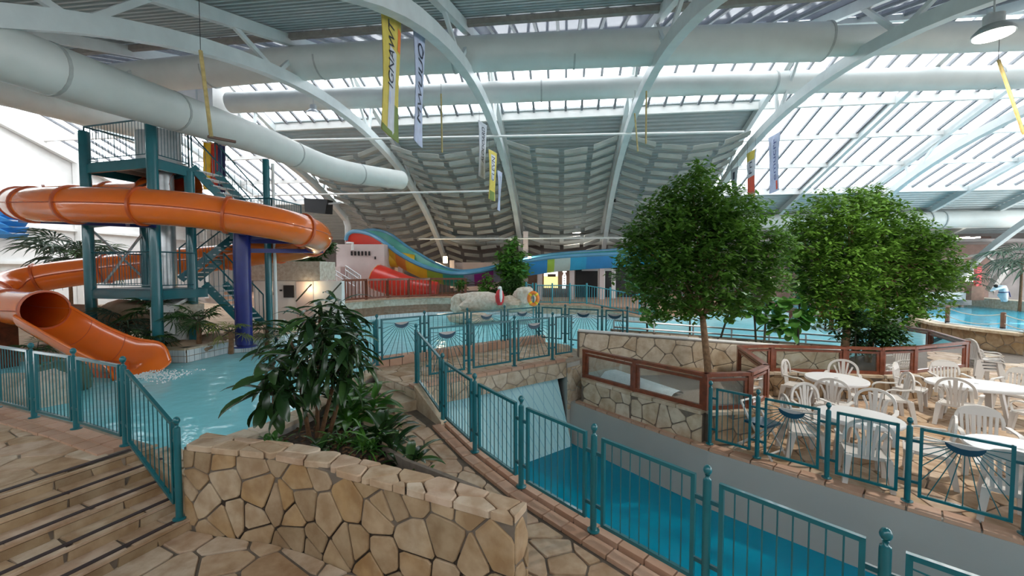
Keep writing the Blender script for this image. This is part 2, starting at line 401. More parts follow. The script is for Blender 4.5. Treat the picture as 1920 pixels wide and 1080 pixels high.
def truss(o, label, arch=True, leg=None, near=2.5):
    root = empty('roof_truss', label, 'truss', kind='structure'); u = o * S * .9925
    def up(v): return H(u, v, roofz(v) - .22)
    MB().bar(up(near), up(RIDGE), .2, .32).build('rafter', 'steel', root)
    MB().bar(up(RIDGE), up(33.6), .2, .32).build('rafter', 'steel', root)
    if not arch: return root
    vend = leg or 33.2
    n = 30; rows = []
    for k in range(n + 1):
        v = near + (vend - near) * k / n; z = chordz(v); t = V3((0, 0, 0)); e = .01
        t = (H(0, v + e, chordz(min(v + e, 38))) - H(0, v - e, chordz(v - e))).normalized(); nn = HU.cross(t).normalized() * .18; s = HU * .14
        c = H(u, v, z); rows.append([c - s - nn, c + s - nn, c + s + nn, c - s + nn])
    m = MB().grid(rows, True); k = len(m.v); m.f += [(3, 2, 1, 0), (k - 4, k - 3, k - 2, k - 1)]
    m.build('lower_chord', 'steel', root)
    for lv in (1.15 * S, 2.07 * S, 3.12 * S, 4.1 * S):
        if lv > vend: continue
        for dv in (-.32 * S, .05 * S if lv > 3 * S else .26 * S):
            if lv + dv < near: continue
            MB().bar(H(u, lv, chordz(lv)), up(lv + dv), .10, .13).build('web_member', 'steel', root)
    if leg: MB().tube([H(u, leg, chordz(leg) + .1), H(u, leg + .35, chordz(leg) - .5), H(u, leg + .4, .6)], .22, 10).build('column', 'steel', root, True)
    return root
truss(-3.52, 'arched white truss behind the slide tower platform'); truss(-2.52, 'arched truss ending in a round column by the speaker', leg=4.55 * S)
truss(-1.52, 'arched grey truss left of the hanging banners'); truss(-.52, 'arched grey truss beside the tall yellow banner'); truss(.48, 'arched grey truss right of the middle of the hall')
truss(1.48, 'arched grey truss sweeping down behind the nearest tree'); truss(2.42, 'straight rafter under the bright skylight', False)
truss(3.05, 'arched white truss under the large skylight'); truss(3.95, 'straight rafter further along the large skylight', False); truss(4.6, 'arched white truss at the far end of the skylight')

# tie rods between the trusses
for a, b, d, lab in (((540, 263), (1395, 247), 18.5, 'thin white tie rod crossing under the metal deck'), ((230, 372), (925, 358), 22, 'thin white tie rod behind the big diagonal duct'), ((785, 448), (1195, 446), 26, 'thin white tie rod low above the rainbow slide')):
    tag(MB().tube([YP(*a, d + 1.2), YP(*b, d)], .05, 6).build('tie_rod', 'white_paint'), lab, 'rod')

# acoustic baffles under the far slope, hung in a sagging net of rows
bm_ = {}
def baffle_bay(o, label):
    root = empty('baffle_array', label, 'baffles'); a0 = math.asin((20.4 - 16.1) / 22.8); a1 = math.asin((31.6 - 16.1) / 22.8); nr_ = 16
    for j in range(nr_):
        an = a0 + (a1 - a0) * j / (nr_ - 1); v = 16.1 + 22.8 * math.sin(an)
        for c in range(4):
            t0, t1 = (c + .10) / 4, (c + .90) / 4
            g = lambda t: H((o + .03 + .94 * t) * S * .9925, v, chordz(v) + .30 - .66 * (1 - (2 * t - 1) ** 2) + .03 * math.sin(7 * j + 3 * c))
            p, q_ = g(t0), g(t1); w = HV * .10 - V3((0, 0, .13 + .16 * math.sin(an))); n = (q_ - p).cross(w).normalized() * .04
            MB().extr([p, q_, q_ + w, p + w], n).extr([p + w, q_ + w, q_ + w + HV * .34, p + w + HV * .34], V3((0, 0, .03))).build('baffle', 'baffle', root)
baffle_bay(-2.52, 'grey acoustic baffle rows behind the orange slide'); baffle_bay(-1.52, 'grey acoustic baffle rows left of the short yellow banner')
baffle_bay(-.52, 'grey acoustic baffle rows hanging in the middle of the hall'); baffle_bay(.48, 'grey acoustic baffle rows behind the nearest tree')

# walls
struct('wall_fill_blocker', MB().extr([H(UL, -2.3, -2.6), H(UR, -2.3, -2.6), H(UR, -2.3, 4.4), H(UL, -2.3, 4.4)], -HV * .3), 'white_paint', 'unseen white wall added behind the viewpoint to hold back fill light', 'wall')  # added out of view to cut fill light from behind; left open above
m = MB()
c0, c1 = H(UL - .4, 34.3, 0), H(UR, 34.3, 0)
struct('wall_back', MB().hexa([V3((*H(UL, 34, 0).xy, -1)), V3((*H(UR, 34, 0).xy, -1)), V3((*H(UR, 34.3, 0).xy, -1)), V3((*H(UL, 34.3, 0).xy, -1))],
                              [V3((*H(UL, 34, 0).xy, 6)), V3((*H(UR, 34, 0).xy, 6)), V3((*H(UR, 34.3, 0).xy, 6)), V3((*H(UL, 34.3, 0).xy, 6))]), 'dark_wall', 'dark back wall behind the rainbow slide', 'wall')
vs = [-2, RIDGE, 34]; out = [H(UL, v, roofz(v)) for v in vs]
struct('wall_left', MB().extr([H(UL, -2, -1)] + out + [H(UL, 34, -1)], -HU * .3), 'white_paint', 'white gable wall behind the tower at the end of the hall', 'wall')
wr = empty('wall_trim', 'white raking beam and posts on the gable wall', 'beam', kind='structure')
MB().bar(H(UL + .2, RIDGE, roofz(RIDGE) - .35), H(UL + .2, 33.8, roofz(33.8) - .35), .3, .5).build('raking_beam', 'white_paint', wr)
for v in (22., 26.5, 31.): MB().bar(H(UL + .2, v, .5), H(UL + .2, v, roofz(v) - .4), .35, .35).build('wall_post', 'white_paint', wr)
for z in (3.2, 5.2): MB().bar(H(UL + .1, 18, z), H(UL + .1, 34, z), .2, .16).build('wall_rail', 'white_paint', wr)
wv = empty('wave_sculpture', 'blue louvred wave panels on the white gable wall', 'sculpture')
for k in range(6):
    y = 372 + k * 12
    a, b = UPt(-60, y - 4, UL + .5), UPt(52, y + 6, UL + .5)
    MB().extr(smoothpath([a, lerp(a, b, .4) + V3((0, 0, .18)), lerp(a, b, .7) - V3((0, 0, .1)), b], 4) + [b - V3((0, 0, .34)) - HU * .3, a - V3((0, 0, .34)) - HU * .3], HU * .12).build('louvre', 'wave_blue', wv)
struct('floor_base', MB().box((3, 15, -2.75), (80, 50, .3)), 'concrete', 'bare concrete ground below the pools', 'ground')

# ================================================================ air ducts, lamps, banners
def ducting(label, runs, seams=(), n=20, mat='duct'):
    root = empty('air_duct', label, 'duct')
    for pts, r in runs: MB().tube(smoothpath(pts, 6), r, n).build('duct_run', mat, root, True)
    for c, d, r in seams:
        d = d.normalized(); MB().tube([c - d * .03, c + d * .03], r, n).build('seam_ring', 'duct_seam', root, True)
    return root
A = [YP(150, 162, 15.6), YP(300, 142, 15.2), YP(640, 114, 14.3), YP(1280, 86, 13.2), YP(1545, 79, 12.9)]; B = [YP(1545, 78, 12.9), YP(1585, 77, 12.85), YP(1920, 66, 12.5), YP(2300, 52, 12.2)]
ducting('large pale cross duct under the ridge, upper of the two', [(A, .54), (B, .42)], [(lerp(A[1], A[2], t), A[2] - A[1], .55) for t in (.3, .9)] + [(lerp(A[2], A[3], t), A[3] - A[2], .55) for t in (.35, .7)] + [(B[0], B[1] - B[0], .56)])
A = [YP(432, 193, 18.6), YP(640, 185, 18.2), YP(1280, 159, 17.2), YP(1450, 155, 17.), YP(1920, 144, 16.4), YP(2300, 134, 15.9)]
ducting('slimmer pale cross duct running below the large one', [(A, .43)], [(lerp(A[1], A[2], t), A[2] - A[1], .445) for t in (.25, .6)] + [(A[3], A[4] - A[3], .46), (YP(1862, 145, 16.5), A[4] - A[3], .46)])
D = [YP(-330, -10, 5.6), YP(0, 97, 7.1), YP(183, 161, 8.55), YP(483, 262, 13.7), YP(630, 318, 18.), YP(752, 338, 21.6)]
P = smoothpath(D, 10)
ducting('big white duct running diagonally past the slide tower', [(D, .47)], [(P[i], P[i + 1] - P[i], .485) for i in (16, 24, 34, 43)])
MB_ = [YP(-200, 110, 11), YP(0, 170, 13), YP(130, 206, 15), YP(285, 246, 18)]
ducting('thin white duct half hidden under the big diagonal duct', [(MB_, .42)])
L1 = [H(-10.5, 32.4, 5.15), H(0, 32.4, 5.15), H(8.8, 32.4, 5.15)]
ducting('grey duct along the dark back wall below the baffles', [(L1, .42)], [(H(u, 32.4, 5.15), HU, .45) for u in (-6, -1, 5)])
L3 = [H(10.5, 30.2, 6.0), H(24, 30.2, 6.05), H(38, 30.2, 6.1)]
ducting('thick white duct along the eaves behind the tree crowns', [(L3, .56)], [(H(u, 30.2, 6.05), HU, .6) for u in (17, 23.4, 24.2, 30)])
L2 = [YP(1145, 375, 28), YP(1250, 379, 28), YP(1345, 384, 28)]
dn = ducting('short duct with round nozzles between the baffles', [(L2, .26)])
for px in (1153, 1268):
    c = YP(px, 374 + (px - 1145) * .06, 27.68); MB().lathe((0, 0, 0), [(.17, 0), (.17, .05), (.10, .05), (.10, .02)], 12).build('nozzle', 'black', dn).matrix_world = Matrix.Translation(c) @ Matrix.Rotation(math.pi / 2, 4, 'X')
pb = empty('duct_plenum', 'white sheet metal plenum box joining the cross ducts', 'duct')
c = YP(372, 188, 18.9); MB().box(c, (2.6, 1.4, 1.5), -.1).build('box_body', 'white_paint', pb)
MB().box(c + V3((-.9, -.74, 0)), (.06, .06, 1.5), -.1).build('box_seam', 'steel', pb); MB().box(c + V3((.5, -.76, 0)), (.06, .06, 1.5), -.1).build('box_seam', 'steel', pb)

def highbay(px, py, d, s, label, power):
    c = YP(px, py, d); r = empty('high_bay_lamp', label, 'lamp', c); t = Matrix.Rotation(.16, 4, 'X')
    MB().lathe((0, 0, 0), [(.30 * s, 0), (.29 * s, .06 * s), (.20 * s, .16 * s), (.15 * s, .18 * s), (.15 * s, .36 * s), (.04 * s, .38 * s)], 20).build('housing', 'galv', r, True)
    MB().lathe((0, 0, 0), [(.27 * s, -.015), (.27 * s, .0)], 20).build('diffuser', 'lamp_glow', r)
    MB().tube([(0, 0, .36 * s), (0, 0, .36 * s + 1.1)], .015, 5).build('cable', 'galv', r)
    MB().bar((-.12 * s, 0, .4 * s), (.12 * s, 0, .4 * s), .04, .03).build('hook', 'galv', r)
    if power:
        l = bpy.data.lights.new('lamp_light', 'AREA'); l.shape = 'DISK'; l.size = .5 * s; l.energy = power; l.color = (1, .93, .84)
        lo = link('lamp_light', l, r); lo.location = (0, 0, -.03)
highbay(1862, 66, 7.6, .95, 'glowing round high bay lamp under the upper right duct', 260)
highbay(588, 214, 17.4, .95, 'small high bay lamp hanging above the big diagonal duct', 0)
highbay(1080, 436, 29, 1.2, 'bright round lamp low under the far baffles', 60)

def banner(top, wid, hgt, base, label, prints=(), texts=(), ang=0.):
    """cloth banner hanging in a plane along the hall, seen edge-on; prints: (y0,y1,x0,x1,mat) in shares of the cloth"""
    d = (Matrix.Rotation(ang, 3, 'Z') @ HV); n = V3((d.y, -d.x, 0)); side = -1 if n.dot(-top) < 0 else 1; n = n * side
    r = empty('hanging_banner', label, 'banner', top)
    def q(x, y, k=0.): return d * (x - .5) * wid + V3((0, 0, -y * hgt)) + n * (k + .05 * math.sin(3.2 * y + 2 * x))
    rows = [[q(x / 4, y / 10, .006) for x in range(5)] for y in range(11)]; rb = [[q(x / 4, y / 10, -.006) for x in range(5)] for y in range(11)]
    m = MB().grid(rows).grid(rb); m.build('cloth', base, r, True)
    MB().tube([q(-.03, 0), q(1.03, 0)], .018, 6).build('top_rod', 'galv', r)
    for x in (.1, .9): MB().tube([q(x, 0), q(x, 0) + V3((0, 0, .5))], .006, 4).build('hanging_cord', 'black', r)
    for y0, y1, x0, x1, mt in prints:
        MB().grid([[q(x0 + (x1 - x0) * i / 3, y0 + (y1 - y0) * j / 6, .012) for i in range(4)] for j in range(7)]).build('printed_panel', mt, r)
    for s, y0, y1, xc, size, mt in texts:
        cu = bpy.data.curves.new('t', 'FONT'); cu.body = s; cu.size = 1; to = bpy.data.objects.new('t', cu); COL.objects.link(to)
        bpy.context.view_layer.update(); me = bpy.data.meshes.new_from_object(to.evaluated_get(bpy.context.evaluated_depsgraph_get())); bpy.data.objects.remove(to)
        xs = [v.co.x for v in me.vertices]; x0, x1 = min(xs), max(xs)
        for v in me.vertices:
            ty = y1 + (y0 - y1) * (v.co.x - x0) / (x1 - x0); tx = xc - side * (v.co.y - .35) * size / wid
            v.co = q(tx, ty, .018)
        me.materials.append(MATS[mt]); link('lettering', me, r)
    return r
banner(YP(731, 14, 8.8), .95, 2.62, 'ban_yellow', 'tall yellow printed banner, nearest of all the hanging banners', [(.32, .97, .34, .74, 'ban_white'), (.66, .95, .35, .55, 'ban_lilac'), (.10, .28, .80, .98, 'buoy_orange'), (.72, 1., .74, 1., 'ban_green'), (.95, 1., .0, 1., 'ban_green')], [('IGNAWT', .13, .62, .42, .42, 'ban_print')])
banner(YP(784, 57, 10.2), .72, 2.68, 'ban_lilac', 'tall lilac banner with dark lettering beside the big yellow one', [], [('MWUUQ', .12, .8, .5, .5, 'ban_print')])
banner(YP(904, 231, 18.5), .75, 2.36, 'ban_white', 'narrow white banner with small dark lettering by a truss', [(.78, .96, .45, .55, 'ban_grey'), (.78, .96, .65, .72, 'ban_grey')], [('ALODOARD', .08, .72, .5, .45, 'ban_print')], -.26)
banner(YP(923, 284, 18.5), .78, 2.12, 'ban_yellow', 'short yellow and white banner below the narrow white one', [(.08, .6, .22, .72, 'ban_white'), (.82, 1, .1, .9, 'ban_green')], [('CLEVN', .12, .6, .48, .5, 'ban_print')], -.26)
banner(YP(936, 322, 17.5), .5, 1.6, 'ban_lilac', 'small pale blue banner low beside a truss', [(.12, .75, .35, .6, 'ban_grey')], [], -.16)
banner(YP(1378, 316, 20), .75, 1.75, 'ban_grey', 'small grey banner above the crown of the nearest tree', [(.1, .3, .3, .62, 'ban_print'), (.34, .42, .35, .6, 'ban_print'), (.45, .52, .35, .6, 'ban_print'), (.55, .62, .35, .6, 'ban_print')])
banner(YP(1410, 284, 19.5), .9, 2.45, 'ban_white', 'banner with a lemon on top and a red lower half', [(.0, .17, .1, .95, 'ban_yellow'), (.48, .8, .0, 1., 'ban_red'), (.8, 1., .0, 1., 'ban_grey'), (.82, .97, .0, .3, 'flag_yellow')], [('Fri', .2, .42, .5, .5, 'ban_print')])
banner(YP(1453, 253, 19), .95, 2.55, 'ban_lilac', 'lilac banner with large dark lettering under the skylight', [(.82, .97, .12, .3, 'ban_red'), (.1, .4, .76, .82, 'ban_grey')], [('emucrr', .08, .8, .42, .52, 'ban_blue')])
fl = empty('hanging_flag', 'yellow, red and navy striped flag behind the tower stairs', 'flag')
d = 15.5
for k, mt in enumerate(('flag_yellow', 'flag_red', 'flag_navy')):
    x0, x1 = 381 + k * 13.7, 381 + (k + 1) * 13.7
    rows = []
    for j in range(9):
        y = (266 + 2.6 * k) + j * 11.2
        rows.append([YP(x0 + (x1 - x0) * i / 3, y, d + .08 * math.sin(i * 1.3 + k * 2 + j * .3)) for i in range(4)])
    m = MB().grid(rows).grid([[p + V3((0, .02, 0)) for p in r] for r in rows]); m.build('stripe', mt, fl, True)
MB().tube([YP(379, 265, d), YP(424, 273, d)], .03, 6).build('top_pole', 'galv', fl)

def pole(a, b, d0, d1, label, cross=False):
    r = empty('hanging_pole', label, 'pole'); p, q = YP(*a, d0), YP(*b, d1)
    MB().tube([p, q], .03, 6).build('shaft', 'bamboo', r)
    MB().tube([p, p + V3((0, 0, .9))], .006, 4).build('cord', 'black', r)
    if cross: MB().bar(q + V3((-.06, 0, 0)), q + V3((.22, .3, 0)), .05, .04).build('crossbar', 'brown_wall', r)
pole((376, 95), (396, 256), 7.2, 7.2, 'bamboo pole with a crossbar hanging in front of the big duct', True)
pole((827, 176), (829, 286), 15, 15, 'bamboo pole hanging between the banners and the baffles')
pole((1212, 160), (1211, 270), 15, 15, 'upright bamboo pole hanging right of the middle truss'); pole((1190, 212), (1196, 284), 17, 17, 'slightly slanted short bamboo pole by the middle truss')
pole((1872, 112), (1920, 252), 8.5, 8.5, 'slanted bamboo pole hanging below the round lamp')
sp = empty('loudspeaker', 'black loudspeaker mounted on the round column', 'speaker'); c = YP(594, 385, 26)
MB().hexa([c + V3((-.75, 0, -.4)), c + V3((.55, -.1, -.55)), c + V3((.75, .5, -.5)), c + V3((-.5, .5, -.3))], [c + V3((-.8, 0, .45)), c + V3((.7, -.1, .35)), c + V3((.8, .5, .35)), c + V3((-.5, .5, .4))]).build('cabinet', 'black', sp)
MB().bar(c + V3((.6, .1, .1)), c + V3((1.35, .3, .2)), .1, .1).build('bracket', 'galv', sp)
# ================================================================ ground levels, pools and stone work
BASE = -2.6
def interp(t, tab):
    if t <= tab[0][0]: return tab[0][1]
    for (a, b), (c, d) in zip(tab, tab[1:]):
        if t <= c: return b + (d - b) * (t - a) / (c - a)
    return tab[-1][1]
def pathz(x, y): return interp((x - y) * .7071, [(-6.2, .36), (-5.34, .33), (-4.33, .22), (-3.33, .15), (-2.29, .10), (-1.2, .05), (-.13, 0), (2, 0)])
def P2(px, py, z): p = ZP(px, py, z); return (p.x, p.y)
# --- platform and steps at the lower left
PZ = .60
Pf = [(-12.6, 8.2), (-9.2, 6.84), (-8.0, 6.36), (-6.91, 5.92), (-5.86, 5.5), (-4.70, 4.97)]      # line of the pool fence
O0 = V3((-4.60, 4.80, 0)); sa = V3((-.38, -.925, 0)).normalized(); se = V3((.925, -.38, 0)).normalized()
def st(k, t, z): p = O0 + se * (.06 + .30 * k) + sa * t; return V3((p.x, p.y, z))
pl = [(-12.6, 8.42), (-6.84, 6.08), (-5.78, 5.66), (-4.50, 5.10), tuple(st(0, -.16, 0).xy), tuple(st(0, 5.2, 0).xy), (-12.6, 0)]
fl_ = struct('floor_platform', MB().prism(pl, BASE, PZ - .02), 'mortar_pale', 'raised flagstone platform at the top of the steps', 'floor')
stones(fl_, [(-9.6, 6.75), (-4.72, 4.78), tuple((O0 + sa * .2).xy), tuple((O0 + sa * 3.4).xy), (-9.6, 2.0)], flatmap(PZ - .02), .40, 'floor_stone', .022, .02, .006, 11, asp=1.5)
course(fl_, [V3((x, y, PZ)) + V3((-.02, -.02, 0)) for x, y in Pf[1:]], .17, .3, .06); course(fl_, [V3((x - .08, y - .17, PZ - .003)) for x, y in Pf[1:]], .15, .3, .05)
steps = empty('stone_steps', 'wide flagstone steps with dark anti-slip strips leading up to the platform', 'steps', kind='structure')
for k in range(1, 6):
    z = PZ - .12 * k
    if k < 5: MB().prism([tuple(st(k - 1, -.28 - .12 * k, 0).xy), tuple(st(k, -.28 - .12 * k, 0).xy), tuple(st(k, 5.2, 0).xy), tuple(st(k - 1, 5.2, 0).xy)], BASE, z - .02).build('step', 'mortar', steps)
    if k < 5: # tread stones
        a0 = -.25 - .11 * k; t = a0; rr = random.Random(k)
        while t < 4.2:
            w = rr.uniform(.3, .65); p = [st(k - 1, t + .01, 0), st(k, t + .01 + rr.uniform(-.05, .05), 0), st(k, t + w, 0), st(k - 1, t + w, 0)]
            MB().prism([tuple(q.xy) for q in p], z - .03, z).build('tread_stone', 'floor_stone', steps); t += w + .015
        MB().bar(st(k, a0 + .1, z + .004) - se * .07, st(k, 4.6, z + .004) - se * .07, .05, .012).build('grip_strip', 'dark_strip', steps)
    # riser stones below the nosing of step k-1, darker stone standing for their shade
    zt = z + .12; t = -.20 - .11 * k; rr = random.Random(50 + k)
    while t < 4.2:
        w = rr.uniform(.22, .55); s = rr.uniform(-.04, .04)
        q = [st(k - 1, t + .012, z - .01), st(k - 1, t + w, z - .01), st(k - 1, t + w + s, zt - .035), st(k - 1, t + .012 + s, zt - .035)]
        MB().extr(q, se * .02).build('riser_stone', 'wall_stone', steps); t += w + .012
    MB().bar(st(k - 1, -.22 - .11 * k, zt - .016), st(k - 1, 4.6, zt - .012), .05, .024).build('nosing', 'floor_stone', steps)
MB().bar(st(0, -.1, PZ + .004) - se * .09, st(0, 4.6, PZ + .004) - se * .09, .05, .012).build('grip_strip', 'dark_strip', steps)
# --- foreground floor and the wall of the planter
W = [(-3.48, 4.33), (-3.04, 4.227), (-2.43, 4.104), (-1.98, 3.95), (-1.53, 3.726), (-.69, 3.355), (.02, 3.02)]
E = (.12, 3.20); WZ = .93
f0 = struct('floor', MB().prism([tuple(st(4, 5.0, 0).xy), tuple(st(4, -.7, 0).xy), (-3.40, 4.4)] + W + [(.14, 3.0), (.14, 1.0), (-2, .6)], BASE, -.02), 'mortar', 'flagstone floor at the foot of the steps', 'floor')
stones(f0, [tuple(st(4, 1.9, 0).xy), tuple(st(4, -.45, 0).xy)] + [(x, y - .03) for x, y in W[:-1]] + [(-.2, 2.2), (-2, 2.0)], flatmap(-.02), .42, 'floor_stone', .03, .02, .006, 5, asp=1.3)
soil_z = .50
pool_edge = [(-3.64, 5.0), (-3.44, 5.4), (-3.29, 5.64), (-3.13, 6.3), (-3.1, 7.3), (-3.06, 8.2), (-2.96, 8.85)]
inner = [(-.31, 3.42), (-.75, 3.95), (-1.17, 4.42), (-1.55, 5.0), (-2.05, 5.75), (-2.5, 6.6), (-2.85, 7.3)]
wp = struct('planter_wall', MB().prism(W + [E, inner[0], (-.9, 3.66), (-1.62, 3.97), (-2.1, 4.2), (-2.5, 4.34), (-3.1, 4.5), (-3.45, 4.62)], BASE, WZ - .05), 'mortar', 'curved planter wall of irregular tan flagstones beside the steps', 'wall')
acc = 0.; seg = []
for a, b in zip(W, W[1:]): seg.append((acc, a, b)); acc += math.hypot(b[0] - a[0], b[1] - a[1])
def wmap(x, y):
    for s0, a, b in reversed(seg):
        if x >= s0 or s0 == 0:
            l = math.hypot(b[0] - a[0], b[1] - a[1]); t = (x - s0) / l; n = V3((b[1] - a[1], a[0] - b[0], 0)).normalized()
            return V3((a[0] + (b[0] - a[0]) * t, a[1] + (b[1] - a[1]) * t, y)), n
stones(wp, [(.0, -.02), (acc, -.02), (acc, WZ - .07), (.0, WZ - .07)], wmap, .30, 'wall_stone', .018, .018, .008, 8, 'wall_stone', .95)
stones(wp, [(0, -.02), (.2, -.02), (.2, WZ - .07), (0, WZ - .07)], wallmap(W[-1], E), .24, 'wall_stone', .02, .014, .008, 3, 'wall_stone')
Wb = [(-3.45, 4.62), (-3.0, 4.48), (-2.4, 4.35), (-1.92, 4.2), (-1.45, 3.96), (-.58, 3.58), E]
stones(wp, [(W[0][0] - .03, W[0][1] - .03)] + [(x - .01, y - .035) for x, y in W[1:]] + Wb[::-1], flatmap(WZ - .05), .26, 'floor_stone', .016, .05, .010, 21, 'coping_stone', 1.25)
struct('planter_soil', MB().prism(W[1:] + inner + [(-3.0, 8.0)] + pool_edge[::-1][2:] + [(-3.45, 4.7)], BASE, soil_z), 'soil', 'dark bark-covered soil in the planter', 'soil')
pe = struct('planter_kerb', MB().prism(inner + [(x + .05, y + .03) for x, y in inner[::-1]], BASE, lambda x, y: max(pathz(x, y) + .02, min(.92, .92 - .22 * (y - 3.42)))), 'mortar', 'mossy concrete edge of the planter along the sloping path', 'kerb')
ce = struct('pool_coping', MB().prism([(x - .12, y) for x, y in pool_edge] + [(x + .17, y) for x, y in pool_edge[::-1]], BASE, .58), 'concrete', 'pale stone coping between planter and large pool', 'kerb')
course(ce, [V3((x + .02, y, .61)) for x, y in pool_edge], .32, .42, .06, 'light_stone', 'coping_stone')
cs = struct('pool_coping', MB().prism([(-4.62, 5.05), (-3.40, 4.42), (-3.35, 4.75), (-4.45, 5.35)], BASE, .45), 'concrete', 'stone coping of the pool beside the sloping handrail', 'kerb')
stones(cs, [(-4.62, 5.05), (-3.42, 4.43), (-3.36, 4.75), (-4.45, 5.35)], flatmap(.45), .3, 'light_stone', .02, .03, .008, 4, 'coping_stone')
MB().prism([(-4.55, 4.93), (-3.47, 4.36), (-3.43, 4.43), (-4.5, 5.03)], BASE, lambda x, y: .52 if x < -4 else .44).build('side_wall', 'wall_stone', cs)
# --- sloping path, steps to the bridge, bridge
Q1, Q2 = V3((-2.72, 8.28, 0)), V3((-1.66, 7.12, 0)); qd = V3((-.74, -.67, 0))
BZ = .68
fn = [(-1.75, 7.46), (-1.09, 6.458), (-.51, 5.61), (.108, 4.816), (.816, 4.06), (1.578, 3.284), (2.35, 2.542), (3.12, 1.80)]
kerb = [(-1.62, 7.5)] + [(x + .10, y + .10) for x, y in fn[1:]]
pa = [tuple((Q1 + qd * .40).xy), tuple((Q2 + qd * .40).xy), (-1.72, 7.1)] + kerb + [(3.1, 1.0), (.14, 1.0), (.14, 3.1)] + inner
pm = MB(); tb_ = [-9, -6.2, -5.34, -4.33, -3.33, -2.29, -1.2, -.13, 2, 6]
for t0, t1 in zip(tb_, tb_[1:]):                 # the slope is cut into flat slabs
    pc = clip(clip(pa, t1 * .7071, -t1 * .7071, 1, -1), t0 * .7071, -t0 * .7071, -1, 1)
    if len(pc) > 2: pm.prism(pc, BASE, lambda x, y: pathz(x, y) - .02)
path = struct('floor_path', pm, 'mortar', 'sloping flagstone path along the canal fence', 'path')
kt = [V3((x - .02, y - .02, pathz(x, y) + .015)) for x, y in fn[1:]]
sp_ = [tuple((Q1 + qd * .40).xy), tuple((Q2 + qd * .40).xy), (-1.72, 6.9)] + [(x - .17, y - .17) for x, y in fn[1:]] + [(2.8, 1.6), (.16, 1.9), (.16, 3.1)] + [(x + .04, y + .03) for x, y in inner]
stones(path, sp_, flatmap(lambda x, y: pathz(x, y) - .02), .33, 'floor_stone', .022, .02, .005, 14, asp=1.1)
course(path, [k + V3((.07, .07, 0)) for k in kt], .12, .26, .06); course(path, [k + V3((-.07, -.07, 0)) for k in kt], .14, .26, .045)
bs = empty('bridge_steps', 'short flagstone steps from the path up to the bridge', 'steps', kind='structure')
for k, z in ((0, .51),):
    a, b = Q1 + qd * .40 * k, Q2 + qd * .40 * k; c, d_ = Q2 + qd * .40 * (k + 1), Q1 + qd * .40 * (k + 1)
    MB().prism([tuple(p.xy) for p in (a, b, c, d_)], BASE, z).build('step', 'light_stone', bs)
    MB().bar(lerp(d_, c, .1) + V3((0, 0, z + .005)) - qd * .08, lerp(d_, c, .9) + V3((0, 0, z + .005)) - qd * .08, .045, .012).build('grip_strip', 'dark_strip', bs)
    for j in range(4):
        MB().bar(lerp(d_, c, j / 4 + .01) + V3((0, 0, z - .075)) + qd * .005, lerp(d_, c, (j + 1) / 4 - .01) + V3((0, 0, z - .075)) + qd * .005, .02, .13).build('riser_stone', 'light_stone', bs)
        MB().bar(lerp(Q1, Q2, j / 4 + .01) + V3((0, 0, BZ - .09)) + qd * .005, lerp(Q1, Q2, (j + 1) / 4 - .01) + V3((0, 0, BZ - .09)) + qd * .005, .02, .13).build('riser_stone', 'light_stone', bs)
MB().prism([(-1.72, 7.2), (-1.10, 6.36), (-1.0, 6.5), (-1.60, 7.45)], BASE, lambda x, y: .74 if y > 7 else .40).build('cheek_wall', 'light_stone', bs)
b0, b1 = V3((-1.80, 7.32, 0)), V3((1.20, 9.56, 0)); c0_, c1_ = V3((-2.98, 8.88, 0)), V3((.90, 12.15, 0))
bd = (b1 - b0).normalized(); bn = V3((bd.y, -bd.x, 0))
deckp = [tuple(Q2.xy), tuple((b0 + bn * .08).xy), tuple((b1 + bn * .08).xy), (1.75, 9.95), (1.6, 11.7), tuple((c1_ - bn * .12).xy), tuple((c0_ - bn * .12).xy), tuple(Q1.xy)]
br = struct('bridge', MB().prism(deckp, .30, BZ - .02), 'mortar_pale', 'flagstone footbridge crossing the canal between two teal fences', 'bridge')
stones(br, [tuple(Q2.xy), tuple((b0 - bn * .12).xy), tuple((b1 - bn * .12).xy), (1.5, 10.0), (1.4, 11.5), tuple((c1_ + bn * .15).xy), tuple((c0_ + bn * .15).xy), tuple(Q1.xy)], flatmap(BZ - .02), .42, 'floor_stone', .02, .02, .005, 31)
up = V3((0, 0, 1))
course(br, [b0 + up * (BZ + .01) - bn * .02, b1 + up * (BZ + .01) - bn * .02], .20, .3, .06); course(br, [c0_ + up * (BZ + .08), c1_ + up * (BZ + .08)], .26, .3, .22)
fl3 = (b1 - b0).length
stones(br, [(.0, .30), (fl3, .30), (fl3, BZ - .04), (0, BZ - .04)], wallmap(b0 + bn * .08, b1 + bn * .08), .30, 'light_stone', .02, .015, .008, 6, 'fascia_stone')
# block under the left end of the bridge, next to the path
struct('bridge_abutment', MB().prism([tuple(Q1.xy), tuple(Q2.xy), (-1.60, 7.5), (-1.65, 8.9), (-2.9, 8.95)], BASE, .31), 'concrete', 'stone abutment under the left end of the bridge', 'wall')
